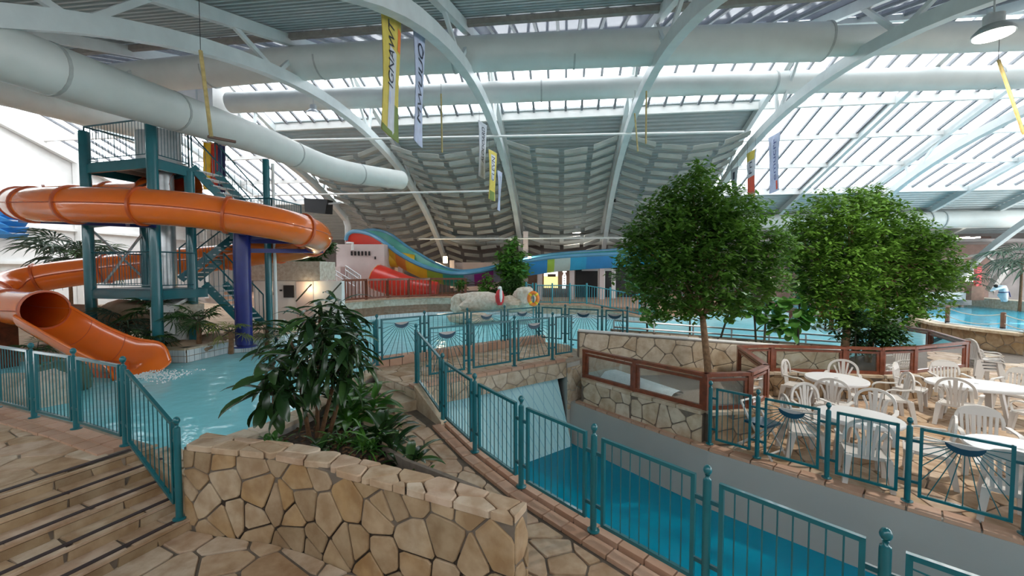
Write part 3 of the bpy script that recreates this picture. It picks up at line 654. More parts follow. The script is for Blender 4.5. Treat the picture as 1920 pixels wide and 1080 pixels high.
# --- canal
far = [(1.45, 9.60), (1.53, 9.48), (2.45, 8.20), (3.38, 6.93), (4.48, 5.80), (5.06, 5.2), (6.4, 3.85), (8.4, 1.8)]
def off(p, q, r, s):
    d = V3((r[0] - p[0], r[1] - p[1], 0)).normalized(); return (q[0] + d.y * s, q[1] - d.x * s)
farw = [off(far[max(i - 1, 0)], far[i], far[min(i + 1, len(far) - 1)], .12) for i in range(len(far))]    # canal face of the terrace wall
CW = -1.25
wtr = MB().add([(*p, CW) for p in [(-1.62, 7.5)] + kerb[1:] + [(3.3, .8), (9.4, .8)] + farw[::-1]], [tuple(range(len(kerb) + 2 + len(farw)))])
struct('canal_water', wtr, 'canal_water', 'clear deep blue water in the sunken canal', 'water')
struct('canal_floor', MB().prism([(-1.62, 7.5)] + kerb[1:] + [(3.3, .8), (9.4, .8)] + farw[::-1], BASE, -2.35), 'tile_deep', 'blue tiled bottom of the canal', 'floor')
rampf = MB(); n0, n1 = b0 + bn * .40, b1 + bn * .32
rampf.add([V3((*n0.xy, -1.36)), V3((*n1.xy, -1.36)), V3((*(b1 - bn * .25).xy, .32)), V3((*(b0 - bn * .25).xy, .32)), V3((*n0.xy, -2.35)), V3((*n1.xy, -2.35))], [(0, 1, 2, 3), (4, 5, 1, 0)])
struct('canal_ramp', rampf, 'tile_cyan', 'pale cyan tiled ramp coming out from under the bridge', 'ramp')
# --- grey canal wall, terrace
tp = far + [(26, 1.8), (26, 30), (13.2, 30), (13.0, 13.2), (3, 11.0), (1.6, 9.9)]
TZ = -.27
te = struct('floor_terrace', MB().prism(tp, BASE, TZ - .02), 'mortar', 'flagstone cafe terrace with the white plastic tables', 'floor')
stones(te, [(3.55, 6.95), (4.58, 5.90), (5.2, 5.3), (6.9, 3.6), (10.2, 4.4), (11.9, 7.0), (13.2, 9.6), (11.9, 10.4), (9.66, 9.75), (8.4, 9.5), (5.5, 9.8), (5.0, 7.85), (4.4, 7.3)], flatmap(TZ - .02), .44, 'floor_stone', .022, .02, .005, 41, limit=295)
stones(te, [(11.9, 10.4), (13.3, 9.6), (18, 9), (19, 13.4), (13.2, 13.6)], flatmap(TZ - .02), .62, 'floor_stone', .03, .02, .005, 42, limit=150)
stones(te, [(13.4, 13.8), (17.5, 14.6), (16.5, 22), (13.4, 22)], flatmap(TZ - .02), .7, 'light_stone', .03, .02, .005, 43, limit=120)
course(te, [V3((x - .03, y - .03, TZ + .012)) for x, y in far[1:]], .12, .34, .05); course(te, [V3((x, y, TZ + .002)) + V3((.07, .07, 0)) for x, y in far[2:]], .12, .34, .05)
gw = MB()
for a, b in zip(farw, farw[1:]): gw.add([(*a, BASE), (*b, BASE), (*b, TZ - .01), (*a, TZ - .01), (far[0][0] * 0 + a[0] + .1, a[1] + .1, BASE), (b[0] + .1, b[1] + .1, BASE), (b[0] + .1, b[1] + .1, TZ - .01), (a[0] + .1, a[1] + .1, TZ - .01)], [(0, 1, 2, 3), (5, 4, 7, 6), (3, 2, 6, 7)])
struct('wall_canal', gw, 'grey_wall', 'smooth grey painted wall of the canal below the terrace', 'wall')
pier = struct('bridge_abutment', MB().prism([tuple((b1 + bn * .12).xy), (1.62, 9.82), (1.7, 11.4), (1.0, 10.6)], BASE, .62), 'grey_wall', 'grey and stone pier under the right end of the bridge', 'wall')
stones(pier, [(0, -.45), (.55, -.45), (.55, .52), (0, .52)], wallmap(b1 + bn * .13, (1.66, 9.86)), .26, 'light_stone', .02, .02, .008, 9, 'wall_stone')
# --- large pool
PW = .35
pool = [(-30, 9), (-12.6, 8.3), (-6.80, 6.0), (-4.50, 5.1), (-3.6, 4.75), (-3.5, 5.2), (-3.2, 5.8), (-3.12, 7.3), (-3.0, 8.7), (-2.9, 8.75), (-1.2, 9.2), (1.2, 11.2), (3.0, 11.0), (9, 11.2), (12.9, 13.4), (12.9, 27), (-9, 27), (-9.5, 11.5), (-30, 12.5)]
struct('pool_water', MB().add([(x, y, PW) for x, y in pool], [tuple(range(len(pool)))]), 'pool_water', 'rippled light cyan water of the large pool', 'water')
struct('pool_floor', MB().prism(pool, -1.0, -.55), 'tile_cyan', 'cyan tiled bottom of the large pool', 'floor')
isl = [(-30, 11.5), (-13, 10.9), (-10.6, 10.85), (-9.1, 10.75), (-8.5, 10.75), (-8.3, 11.95), (-7.35, 12.45), (-7.3, 15.5), (-7.8, 18.6), (-7.4, 20.5), (-30, 33)]
island = struct('floor_island', MB().prism(isl, BASE, .60), 'rock', 'planted island under the slide tower', 'ground')
band = [(-10.6, 10.85), (-9.1, 10.75), (-8.5, 10.75), (-8.3, 11.95), (-7.35, 12.45), (-7.3, 15.5), (-7.8, 18.6)]
tb = empty('tile_band', 'white tiled rim of the large pool in front of the island', 'tiles', kind='structure')
for a, b in zip(band, band[1:]):
    L_ = math.hypot(b[0] - a[0], b[1] - a[1]); n = max(1, int(L_ / .20)); d = V3((b[0] - a[0], b[1] - a[1], 0)).normalized(); nn = V3((d.y, -d.x, 0))
    for k in range(n):
        for z in (.36, .53):
            p = V3((*a, z)) + d * (k * L_ / n + .006) + nn * .01
            MB().extr([p, p + d * (L_ / n - .012), p + d * (L_ / n - .012) + up * .155, p + up * .155], nn * .015).build('rim_tile', 'tile_white', tb)
course(tb, [V3((*p, .71)) for p in band], .3, .6, .05, 'light_stone', 'coping_stone', -.1)
# ================================================================ teal fences
def fence(label, posts, panels, mat='teal', hgt=1.1, r=.033, skip=()):
    """posts: plan points with the ground height; panels: ('bars', n) | ('sun',) | None between them"""
    root = empty('pool_fence', label, 'fence', posts[0]); o = V3(posts[0]); k = hgt / 1.1
    P = [V3(p) - o for p in posts]
    for i, p in enumerate(P):
        if i in skip: continue
        po = MB().lathe(p, [(r * 1.9, .0), (r * 1.9, .012), (r * 1.15, .016), (r, .02), (r, .955 * k), (r * .93, .975 * k), (r * .55, .985 * k), (r * .45, 1.0 * k), (r * .62, 1.01 * k)], 12).build('post', mat, root, True)
        MB().lathe(p + V3((0, 0, 1.052 * k)), [(.010, -.040), (.022, -.032), (.031, -.016), (.035, 0), (.031, .016), (.022, .032), (.010, .040)], 12).build('finial', mat, po, True)
    for (a, b), pn in zip(zip(P, P[1:]), panels):
        if not pn: continue
        d = b - a; L = V3((d.x, d.y, 0)).length; g = .11 / L
        def q(t, z): return a + d * t + V3((0, 0, z))
        t0, t1, z0, z1 = g, 1 - g, .11 * k, .965 * k
        m = MB(); w = .034
        for s, e in (((t0, z0), (t1, z0)), ((t0, z1), (t1, z1)), ((t0, z0 - .017), (t0, z1 + .017)), ((t1, z0 - .017), (t1, z1 + .017))): m.bar(q(*s), q(*e), w, w, V3((0, 0, 1)) if s[1] == e[1] else d)
        fr = m.build('panel_frame', mat, root)
        for z in (.27 * k, .80 * k):
            for s, e in ((.03 / L, t0), (t1, 1 - .03 / L)): MB().bar(q(s, z), q(e, z), .022, .034).build('bracket', 'teal_dark', root)
        if pn[0] == 'bars':
            n = pn[1]
            for j in range(1, n + 1): t = t0 + (t1 - t0) * j / (n + 1); MB().tube([q(t, z0), q(t, z1)], .006, 5, False).build('bar', mat, fr)
        else:
            nn = V3((-d.y, d.x, 0)).normalized() * .012
            tc, zc = .5, z1 - .125; rw = .17 / L
            arc = [q(tc + math.cos(x) * rw, zc + math.sin(x) * .125 + .03) for x in [math.pi + j * math.pi / 14 for j in range(15)]]
            top = [q(tc + rw * x, zc + .03 - .05 * (1 - x * x)) for x in (.6, .2, -.2, -.6)]
            MB().extr([p - nn for p in arc + top], nn * 2).build('sun_fan', 'fan_blue', fr)
            lens = [q(tc + rw * x, zc + .03 - .05 * (1 - x * x)) for x in (-1, -.6, -.2, .2, .6, 1)] + [q(tc + rw * x, zc + .035) for x in (.5, -.5)]
            MB().extr([p - nn for p in lens], nn * 2).build('sun_disc', 'lens_grey', fr)
            for j in range(17):
                x = math.pi + (j + .0) * math.pi / 16; cx, sy = math.cos(x), math.sin(x) - .02
                s = 1e9
                if abs(cx) > 1e-3: s = min(s, ((t1 - tc) if cx > 0 else (tc - t0)) * L / abs(cx))
                if sy < -1e-3: s = min(s, (zc - z0 + .03) / -sy)
                if j in (0, 16): sy = .05
                p = q(tc + cx * .95 * rw, zc + .02 + sy * .115); e = q(tc + cx * s / L, zc + .03 + sy * s)
                MB().tube([p, e], .006, 5, False).build('ray_bar', mat, fr)
    return root
zf = lambda x, y: (x, y, pathz(x, y) + .045)
fence('long teal fence descending along the canal side of the sloping path', [(-1.737, 7.478, BZ + .03)] + [zf(*p) for p in fn[1:]], [('bars', 7), ('bars', 8), ('bars', 8), ('bars', 8), ('bars', 8), ('bars', 8), ('sun',)])
zb = BZ + .04
fence('teal bridge fence with sun motifs on the canal side', [(-1.62, 7.60, zb), (-.849, 8.12, zb), (.05, 8.80, zb), (.93, 9.46, zb), (1.50, 9.88, zb)], [('sun',), ('bars', 7), ('sun',), ('bars', 5)], skip=(0, 4))
fence('teal bridge fence with sun motifs on the far side above the large pool', [(-3.08, 7.75, .60), (-2.87, 8.77, .74), (-2.03, 9.58, .74), (-1.125, 10.40, .74), (-.2, 11.14, .74), (.78, 11.95, .74), (1.48, 11.50, .74), (2.40, 11.02, .74), (3.0, 10.75, .74)],
      [('bars', 4), ('sun',), ('bars', 7), ('sun',), ('sun',), ('bars', 3), ('sun',), ('sun',)], skip=(0,))
fence('teal fence along the platform edge with a sloping panel beside the steps', [(x, y, PZ + .03) for x, y in Pf[1:]] + [(-3.52, 4.29, .13)], [('bars', 10), ('bars', 10), ('bars', 9), ('bars', 10), ('bars', 9)])
tf = [(3.36, 6.96), (3.86, 6.44), (4.48, 5.80), (5.06, 5.2), (5.74, 4.52), (6.4, 3.85)]
fence('teal terrace fence with sun motifs in front of the white tables', [(x + .02, y + .02, TZ + .065) for x, y in tf], [('bars', 5), ('sun',), ('bars', 6), ('sun',), ('bars', 6)])

# ================================================================ wooden glass barriers, ramp walls
def barrier(label, pts, zt, zr, zb=None, double=True, cap=.11):
    root = empty('glass_barrier', label, 'barrier', (*pts[0], zt)); o = V3((*pts[0], zt)); h = zr - zt
    P = [V3((*p, zt)) - o for p in pts]
    for i, p in enumerate(P):
        a = P[i] - P[i - 1] if i else P[1] - P[0]
        MB().box(p + V3((0, 0, h / 2)), (.09, .09, h), math.atan2(a.y, a.x)).build('post', 'wood', root)
    for a, b in zip(P, P[1:]):
        d = (b - a).normalized(); L = (b - a).length
        MB().bar(a - d * .04 + V3((0, 0, h)), b + d * .04 + V3((0, 0, h)), cap, .06).build('top_rail', 'wood', root)
        MB().bar(a + V3((0, 0, .04)), b + V3((0, 0, .04)), .07, .07).build('bottom_rail', 'wood', root)
        MB().bar(a + V3((0, 0, h - .09)), b + V3((0, 0, h - .09)), .06, .05).build('upper_rail', 'wood', root)
        for e, s in ((a, 1), (b, -1)): MB().bar(e + d * s * .075 + V3((0, 0, .07)), e + d * s * .075 + V3((0, 0, h - .08)), .05, .05, d).build('stile', 'wood', root)
        n = V3((-d.y, d.x, 0)) * .006
        MB().extr([a + d * .1 + V3((0, 0, .075)) - n, b - d * .1 + V3((0, 0, .075)) - n, b - d * .1 + V3((0, 0, h - .11)) - n, a + d * .1 + V3((0, 0, h - .11)) - n], n * 2).build('pane', 'barrier_glass', root)
    return root
b1p = [(1.68, 9.46), (2.50, 8.34), (3.40, 7.20), (4.22, 7.30), (4.86, 7.86), (5.44, 9.85)]
b2p = [P2(1387, 650, .92), P2(1447, 649, .92), P2(1583, 652, .92), P2(1653, 654, .92), P2(1715, 652, .92), P2(1810, 643, .92)]
def basewall(label, pts, z0, z1, w=.22, cell=.36, mat='light_stone', sgn=1, seed=1):
    m = MB()
    nrm = [V3((0, 0, 0))] * len(pts); out = []
    for i, p in enumerate(pts):
        d = V3((pts[min(i + 1, len(pts) - 1)][0] - pts[max(i - 1, 0)][0], pts[min(i + 1, len(pts) - 1)][1] - pts[max(i - 1, 0)][1], 0)).normalized(); out.append((V3((*p, 0)), V3((d.y, -d.x, 0)) * sgn))
    a = [tuple((p + n * w * .45).xy) for p, n in out]; b = [tuple((p - n * w * .55).xy) for p, n in out]
    root = struct('planter_wall', m.prism(a + b[::-1], z0 - .4, z1 - .05), 'mortar', label, 'wall')
    for i, (p, q) in enumerate(zip(a, a[1:])):
        L = math.hypot(q[0] - p[0], q[1] - p[1])
        stones(root, [(.0, z0), (L, z0), (L, z1 - .06), (0, z1 - .06)], wallmap(p, q, sgn < 0), cell, mat, .02, .016, .008, seed + i, 'wall_stone')
    for (p, n), (q, n2) in zip(out, out[1:]):
        course(root, [V3((p.x, p.y, z1 - .02)), V3((q.x, q.y, z1 - .02))], w + .05, .55, .06, 'light_stone', 'coping_stone')
    return root
basewall('low flagstone wall under the glass barrier beside the canal', b1p[:3], TZ, .30, .24, .38, seed=60)
basewall('low flagstone wall under the angled glass barrier by the fence', b1p[2:], TZ, .30, .24, .30, 'wall_stone', seed=70)
basewall('low flagstone wall behind the cafe tables', b2p, TZ, .30, .24, .36, 'wall_stone', seed=80)
barrier('angled wooden glass barrier around the planter of the nearest tree', b1p, .31, .93)
barrier('long wooden glass barrier behind the cafe tables', b2p, .31, .92)
b3p = [P2(1813, 641, .92), (12.75, 12.6), (13.0, 14.6), (13.0, 16.8), (12.95, 19.2), (12.85, 21.8), (12.7, 24.4)]
basewall('low stone kerb under the receding glass barrier', b3p, TZ, .0, .2, .6, seed=90)
barrier('wooden glass barrier receding past the trees towards the back', b3p, .02, .92)
pg = struct('planter_bed', MB().prism([(1.75, 9.6), (3.45, 7.35), (4.15, 7.42), (4.75, 7.95), (5.4, 9.9), (5.5, 10.25), (1.7, 9.9)], BASE, .20), 'gravel', 'gravel bed around the nearest tree trunk', 'gravel')
struct('planter_bed', MB().prism([b2p[0], *b2p[1:], (12.6, 12.6), (12.6, 13.2), (9, 11.8), (5.6, 10.4)], BASE, .18), 'soil', 'dark soil bed under the two rear trees', 'soil')
bs_ = MB(); rows = []
for i in range(9):
    t = i / 8; rows.append([V3((lerp(1.95, 3.1, t) + .62 * s * (1 - .3 * t), lerp(9.25, 8.05, t) + .40 * s, .22 + (.26 - .16 * t) * (1 - (2 * s - 1) ** 4))) for s in (0, .08, .25, .5, .75, .92, 1)])
tag(bs_.grid(rows).build('cover_sheet', 'pale_blue_paint', None, True), 'pale blue grey cover sheet lying behind the glass by the gravel', 'cover')
# ramp walls and handrails
def rampwall(label, a, b, za, zb_, w, seed, cell=.42, rail=None):
    d = V3((b[0] - a[0], b[1] - a[1], 0)); L = d.length; d.normalize(); n = V3((d.y, -d.x, 0))
    q = [V3((*a, 0)), V3((*b, 0)), V3((*b, 0)) - n * w, V3((*a, 0)) - n * w]
    r = struct('ramp_wall', MB().hexa([p + V3((0, 0, -.3)) for p in q], [q[0] + V3((0, 0, za)), q[1] + V3((0, 0, zb_)), q[2] + V3((0, 0, zb_)), q[3] + V3((0, 0, za))]), 'mortar', label, 'wall')
    stones(r, [(0, .15), (L, .15), (L, zb_ - .02), (0, za - .02)], wallmap(a, b), cell, 'light_stone', .018, .015, .008, seed, 'wall_stone')
    if rail: MB().tube([q[0] - n * w * .5 + V3((0, 0, za + .03)), q[1] - n * w * .5 + V3((0, 0, zb_ + .03))], .035, 8).build('cap_rail', rail, r)
    return r
rampwall('flagstone ramp wall with a white steel cap behind the nearest tree', (1.62, 9.92), (8.6, 10.62), 1.28, .66, .2, 101, .46, 'white_paint')
rampwall('rear flagstone ramp wall under the steel handrail', (2.7, 11.05), (9.4, 11.75), 1.18, .60, .2, 111, .46)
struct('ramp_floor', MB().hexa([V3((1.5, 9.9, -.5)), V3((9, 10.6, -.5)), V3((9.3, 11.8, -.5)), V3((1.5, 11.2, -.5))], [V3((1.5, 9.9, .66)), V3((9, 10.6, -.1)), V3((9.3, 11.8, -.1)), V3((1.5, 11.2, .66))]), 'floor_stone', 'sloping ramp floor between the two flagstone walls', 'ramp')
hr = empty('handrail', 'double steel handrail following the ramp behind the nearest tree', 'rail')
h0, h1 = V3((2.75, 11.15, 0)), V3((9.5, 11.88, 0))
for za, zb_ in ((1.42, .86), (1.24, .70)): MB().tube([h0 + V3((0, 0, za)), h1 + V3((0, 0, zb_))], .026, 7).build('rail', 'galv', hr)
for k in range(7): t = k / 6; MB().tube([lerp(h0, h1, t) + V3((0, 0, 1.15 - .6 * t)), lerp(h0, h1, t) + V3((0, 0, 1.42 - .56 * t))], .022, 6).build('rail_post', 'galv', hr)

# ================================================================ white plastic tables and chairs
def slab(m, xs, rows):                      # thin solid from a grid of points with thickness downwards
    pass
def chair_fan(root):                        # round-backed armchair, faces +Y
    M = 'plastic_white'
    for sx in (-1, 1):
        MB().hexa([V3((sx * .27 - .03, .25, 0)), V3((sx * .27 + .03, .25, 0)), V3((sx * .27 + .03, .20, 0)), V3((sx * .27 - .03, .20, 0))], [V3((sx * .24 - .04, .23, .42)), V3((sx * .24 + .04, .23, .42)), V3((sx * .24 + .04, .14, .42)), V3((sx * .24 - .04, .14, .42))]).build('leg', M, root)
        MB().hexa([V3((sx * .26 - .03, -.26, 0)), V3((sx * .26 + .03, -.26, 0)), V3((sx * .26 + .03, -.32, 0)), V3((sx * .26 - .03, -.32, 0))], [V3((sx * .22 - .04, -.16, .42)), V3((sx * .22 + .04, -.16, .42)), V3((sx * .22 + .04, -.26, .42)), V3((sx * .22 - .04, -.26, .42))]).build('leg', M, root)
        pts = smoothpath([(sx * .25, .20, .42), (sx * .29, .21, .58), (sx * .31, .12, .655), (sx * .315, -.05, .66), (sx * .29, -.21, .68)], 4)
        m = MB(); rows = [[p + V3((-.028, 0, 0)), p + V3((.028, 0, 0)), p + V3((.028, 0, -.022)), p + V3((-.028, 0, -.022))] for p in pts]
        m.grid(rows, True); m.f += [(3, 2, 1, 0), tuple(len(m.v) - 4 + i for i in range(4))]; m.build('armrest', M, root)
    rows = []
    for j in range(6):
        y = .25 - .46 * j / 5; w = .245 - .03 * j / 5
        rows.append([V3((w * x, y - .03 * (abs(x) > .9), .425 - .018 * (1 - x * x) - .02 * (j == 0))) for x in (-1, -.6, 0, .6, 1)])
    m = MB().grid(rows).grid([[p - V3((0, 0, .03)) for p in r] for r in rows]); m.box((0, .245, .40), (.47, .02, .05)).box((-.235, 0, .41), (.02, .44, .05)).box((.235, 0, .41), (.02, .44, .05)).box((0, -.21, .41), (.42, .02, .05)).build('seat', M, root)
    return M
def bow(root, M, rmax, z1, n=18, width=.045):
    pts = []
    for j in range(n + 1):
        t = j / n; a = math.pi * t
        x = -math.cos(a) * rmax; z = .62 + (z1 - .62) * math.sin(a) ** .6; pts.append(V3((x, -.20 - .14 * (z - .42), z)))
    m = MB(); rows = []
    for j, p in enumerate(pts):
        d = (pts[min(j + 1, n)] - pts[max(j - 1, 0)]).normalized(); o = V3((0, 1, 0)).cross(d).normalized() * width / 2; e = V3((0, .014, 0))
        rows.append([p - o - e, p + o - e, p + o + e, p - o + e])
    m.grid(rows, True); m.f += [(3, 2, 1, 0), tuple(len(m.v) - 4 + i for i in range(4))]
    return m.build('backrest', M, root)
def make_chair(kind):
    root = empty('plastic_chair', 'x', 'chair'); M = chair_fan(root)
    if kind == 0:                           # arched back with five fanned slats
        bk = bow(root, M, .27, .95)
        for j in range(-2, 3):
            p = V3((j * .048, -.215, .42)); q = V3((j * .085, -.27, .925 - .028 * j * j)); mid = V3((j * .052, -.25, .66))
            MB().bar(p, mid, .034 + .016 * (j == 0), .016, V3((0, 1, 0))).bar(mid, q, .034 + .03 * (j == 0), .016, V3((0, 1, 0))).build('back_slat', M, bk)
    else:                                   # straight back with a solid top and vertical slats
        bk = bow(root, M, .26, .93, width=.04)
        arc = [V3((x * .235, -.268 - .0 * x, .945 - .05 * x * x - .03 * abs(x) ** 6)) for x in (-1, -.75, -.4, 0, .4, .75, 1)]
        MB().extr(arc + [V3((.225, -.25, .80)), V3((-.225, -.25, .80))], V3((0, .02, 0))).build('back_top', M, bk)
        for j in range(7):
            x = (-.195 + .065 * j); MB().bar(V3((x * .9, -.21, .42)), V3((x, -.255, .81)), .036, .016, V3((0, 1, 0))).build('back_slat', M, bk)
    return root
CH = [make_chair(0), make_chair(1)]; used = [False, False]
def chair(kind, x, y, tx, ty, label, group, z=None, tilt=0.):
    o = dup(CH[kind]) if used[kind] else CH[kind]; used[kind] = True
    o.location = (x, y, (TZ + .005) if z is None else z); o.rotation_euler = (tilt, 0, math.atan2(ty - y, tx - x) - math.pi / 2); o['label'] = label; o['group'] = group
def table(x, y, rx, ry, rz, label):
    r = empty('cafe_table', label, 'table', (x, y, TZ + .005), rz, 'white cafe tables'); n = 32
    ring = lambda s, z: [V3((rx * s * math.cos(k * 2 * math.pi / n), ry * s * math.sin(k * 2 * math.pi / n), z)) for k in range(n)]
    m = MB().grid([ring(.90, .655), ring(.97, .655), ring(1., .675), ring(1., .705), ring(.985, .72), ring(.04, .722)], True); m.f += [tuple(range(5 * n, 6 * n)), tuple(range(n - 1, -1, -1))]
    tt = m.build('table_top', 'table_white', r, True); MB().lathe((0, 0, .722), [(.035, 0), (.035, .004), (.02, .005)], 12).build('parasol_hole_cap', 'lens_grey', tt)
    for k in range(4):
        a = math.pi / 4 + k * math.pi / 2; c, s = math.cos(a), math.sin(a); t = V3((-s, c, 0)) * .06; i = V3((c * .05, s * .05, 0))
        p0, p1 = V3((c * rx * .62, s * ry * .62, 0)), V3((c * rx * .45, s * ry * .45, .66))
        MB().hexa([p0 - t * .7, p0 + t * .7, p0 + t * .7 + i, p0 - t * .7 + i], [p1 - t, p1 + t, p1 + t + i, p1 - t + i]).build('leg', 'plastic_white', r)
table(6.95, 8.81, .56, .56, 0, 'round white plastic table nearest the glass barrier corner'); table(5.50, 6.50, .56, .50, -.7, 'white plastic table standing closest behind the fence')
table(9.45, 8.36, .80, .52, -.35, 'oval white plastic table in front of the long glass barrier'); table(6.55, 5.25, .52, .52, 0, 'white plastic table cut off by the right picture edge')
G = 'white plastic chairs on the terrace'
chair(0, 6.50, 9.34, 6.95, 8.81, 'round-backed white chair against the barrier wall, leftmost at the first table', G); chair(0, 7.50, 9.33, 6.95, 8.7, 'round-backed white chair between the first table and the barrier', G)
chair(0, 7.78, 8.42, 6.95, 8.75, 'round-backed white chair at the right of the first table', G); chair(0, 6.28, 8.05, 6.9, 8.8, 'round-backed white chair with its back to us at the first table', G)
chair(0, 5.40, 7.28, 5.5, 6.5, 'arched white chair behind the table closest to the fence, left one', G); chair(0, 6.12, 6.98, 5.5, 6.5, 'arched white chair behind the table closest to the fence, right one', G)
chair(0, 5.08, 5.88, 5.5, 6.6, 'white chair with its back to the barred fence panel', G); chair(0, 6.05, 5.95, 5.5, 6.45, 'white chair turned sideways behind the fence post', G); chair(0, 4.78, 6.72, 5.5, 6.5, 'white chair seen through the sun panel beside the stool', G)
chair(1, 8.85, 9.12, 9.4, 8.4, 'slat-backed white chair at the left end of the oval table', G); chair(1, 9.95, 9.32, 9.6, 8.4, 'slat-backed white chair behind the oval table', G); chair(0, 8.72, 8.02, 9.5, 8.55, 'white armchair seen from behind at the front of the oval table', G)
chair(1, 10.75, 8.75, 9.6, 8.4, 'slat-backed white chair at the far right end of the oval table', G); chair(0, 9.55, 7.42, 9.4, 8.4, 'white chair with its back to us at the right of the oval table', G)
chair(1, 7.05, 6.08, 6.55, 5.25, 'slat-backed white chair behind the cut-off table', G); chair(1, 6.02, 4.85, 6.6, 5.3, 'slat-backed white chair behind the second sun panel', G)
for k, w in enumerate(('bottom', 'second', 'third', 'top')): chair(1, 12.65 - .035 * k, 11.0, 14, 10.6, '%s white chair of the stack beside the barrier end' % w, 'stacked white chairs', TZ + .005 + .085 * k)
st_ = empty('folding_stool', 'white tubular folding chair with a blue seat beside the fence', 'chair', (4.12, 6.78, TZ + .005), .5)
for sx in (-.2, .2):
    MB().tube([(sx, -.32, 0), (sx, .10, .62), (sx, .22, .84)], .018, 7).build('leg', 'plastic_white', st_); MB().tube([(sx, .32, 0), (sx, -.2, .52)], .018, 7).build('leg', 'plastic_white', st_)
MB().tube([(-.2, -.25, .1), (.2, -.25, .1)], .016, 6).build('foot_bar', 'plastic_white', st_); MB().tube([(-.2, .26, .1), (.2, .26, .1)], .016, 6).build('foot_bar', 'plastic_white', st_)
MB().box((0, -.03, .52), (.40, .36, .04)).build('seat', 'fan_blue', st_); MB().tube([(-.2, .22, .84), (.2, .22, .84)], .018, 6).build('back_bar', 'plastic_white', st_)
# ================================================================ slide tower and orange tube slide
tw = empty('slide_tower', 'teal steel slide tower with two platforms and zigzag stairs', 'tower', (-9.43, 11.0, .6)); TO = V3((-9.43, 11.0, .6))
def tb3(m, name, mat, parent=tw, smooth=False):
    o_ = m.build(name, mat, parent, smooth)
    for v in o_.data.vertices: v.co -= TO
    return o_
cF, cL, cB, cR = V3((-9.43, 11.0, 0)), V3((-11.85, 11.65, 0)), V3((-11.45, 13.0, 0)), V3((-9.28, 12.05, 0))
for c, z in ((cF, 6.55), (cL, 6.6), (cB, 5.6), (cR, 5.6)): tb3(MB().tube([c + up * .5, c + up * z], .125, 14), 'column', 'teal', smooth=True)
c5 = YP(503, 500, 13.4); tb3(MB().tube([V3((c5.x, c5.y, .5)), V3((c5.x, c5.y, 6.3))], .10, 12), 'column', 'teal', smooth=True); tb3(MB().tube([V3((c5.x + .16, c5.y + .1, .5)), V3((c5.x + .16, c5.y + .1, 6.2))], .05, 8), 'downpipe', 'white_paint')
def rail(a, b, h=1.0, n=10, base=0.):
    r = tb3(MB().tube([a + up * (base + h), b + up * (base + h)], .022, 6).tube([a + up * (base + .1), b + up * (base + .1)], .014, 5).tube([a + up * base, a + up * (base + h)], .02, 6).tube([b + up * base, b + up * (base + h)], .02, 6), 'railing', 'teal_dark')
    for k in range(1, n):
        p = lerp(a, b, k / n); tb3(MB().tube([p + up * (base + .1), p + up * (base + h)], .0085, 4, False), 'rail_bar', 'teal_dark', r)
def platform(q, z, mat='teal'):
    tb3(MB().prism([tuple(p.xy) for p in q], z - .05, z), 'platform_deck', 'teal_dark')
    for a, b in zip(q, q[1:] + q[:1]): tb3(MB().bar(V3((*a.xy, z - .16)), V3((*b.xy, z - .16)), .08, .24), 'edge_beam', mat)
    for t in (.25, .5, .75): tb3(MB().bar(lerp(q[0], q[1], t) + up * (z - .12), lerp(q[3], q[2], t) + up * (z - .12), .06, .12), 'joist', 'brown_beam')
ZU, ZM = 5.73, 2.26
platform([cF, cL, cB, cR], ZU); cR2 = V3((-9.10, 12.35, 0)); platform([cF, cL, cB, cR2], ZM)
for a, b, n in ((cF, cL, 22), (cF, cR, 12), (cL, cB, 10), (cB, cR, 16)): rail(V3((*a.xy, ZU)), V3((*b.xy, ZU)), 1.0, n)
for a, b, n in ((cF, cL, 22), (cF, lerp(cF, cR2, .8), 12), (cL, cB, 10)): rail(V3((*a.xy, ZM)), V3((*b.xy, ZM)), 1.0, n)
for z, pair in ((4.12, (cF, cL)), (4.12, (cF, c5))): tb3(MB().bar(V3((*pair[0].xy, z)), V3((*pair[1].xy, z - .1)), .1, .14), 'cross_beam', 'teal')
tb3(MB().tube([V3((*cL.xy, 2.4)) + V3((.3, .1, 0)), V3((*cB.xy, 4.0))], .035, 6), 'brace', 'galv'); tb3(MB().tube([V3((*cL.xy, 4.0)), V3((*lerp(cL, cB, .9).xy, 2.6))], .03, 6), 'brace', 'galv')
tb3(MB().tube([V3((*lerp(cF, cL, .35).xy, 4.9)), V3((*lerp(cB, cR, .3).xy, 5.5))], .035, 6), 'brace', 'brown_wall')
def stair(a, b, wv, n, railn=9):
    a, b = V3(a), V3(b)
    for s in (0, 1): tb3(MB().bar(a + wv * s, b + wv * s, .05, .22), 'stringer', 'teal')
    for k in range(n):
        p = lerp(a, b, (k + .5) / n); tb3(MB().bar(p, p + wv, .24, .035, V3((0, 0, 1))), 'tread', 'galv')
    for s in (0, 1): rail(a + wv * s, b + wv * s, .95, railn)
stair(YP(360, 313, 12.1), YP(472, 430, 13.3), V3((.15, .75, 0)), 9); stair(YP(442, 442, 13.5), YP(338, 524, 12.6), V3((-.05, .75, 0)), 10); stair(YP(384, 533, 12.35), YP(463, 613, 12.6), V3((.1, .7, 0)), 9)
lp = YP(478, 436, 13.5); tb3(MB().box(lp + V3((.15, .3, -.05)), (1.5, 1.5, .1), -.2), 'landing', 'teal_dark'); tb3(MB().box(lp + V3((.15, -.45, -.12)), (1.5, .08, .22), -.2), 'edge_beam', 'teal')
rail(lp + V3((-.5, -.4, 0)), lp + V3((.9, -.6, 0)), 1., 12); rail(lp + V3((.9, -.6, 0)), lp + V3((1.1, .8, 0)), 1., 12)
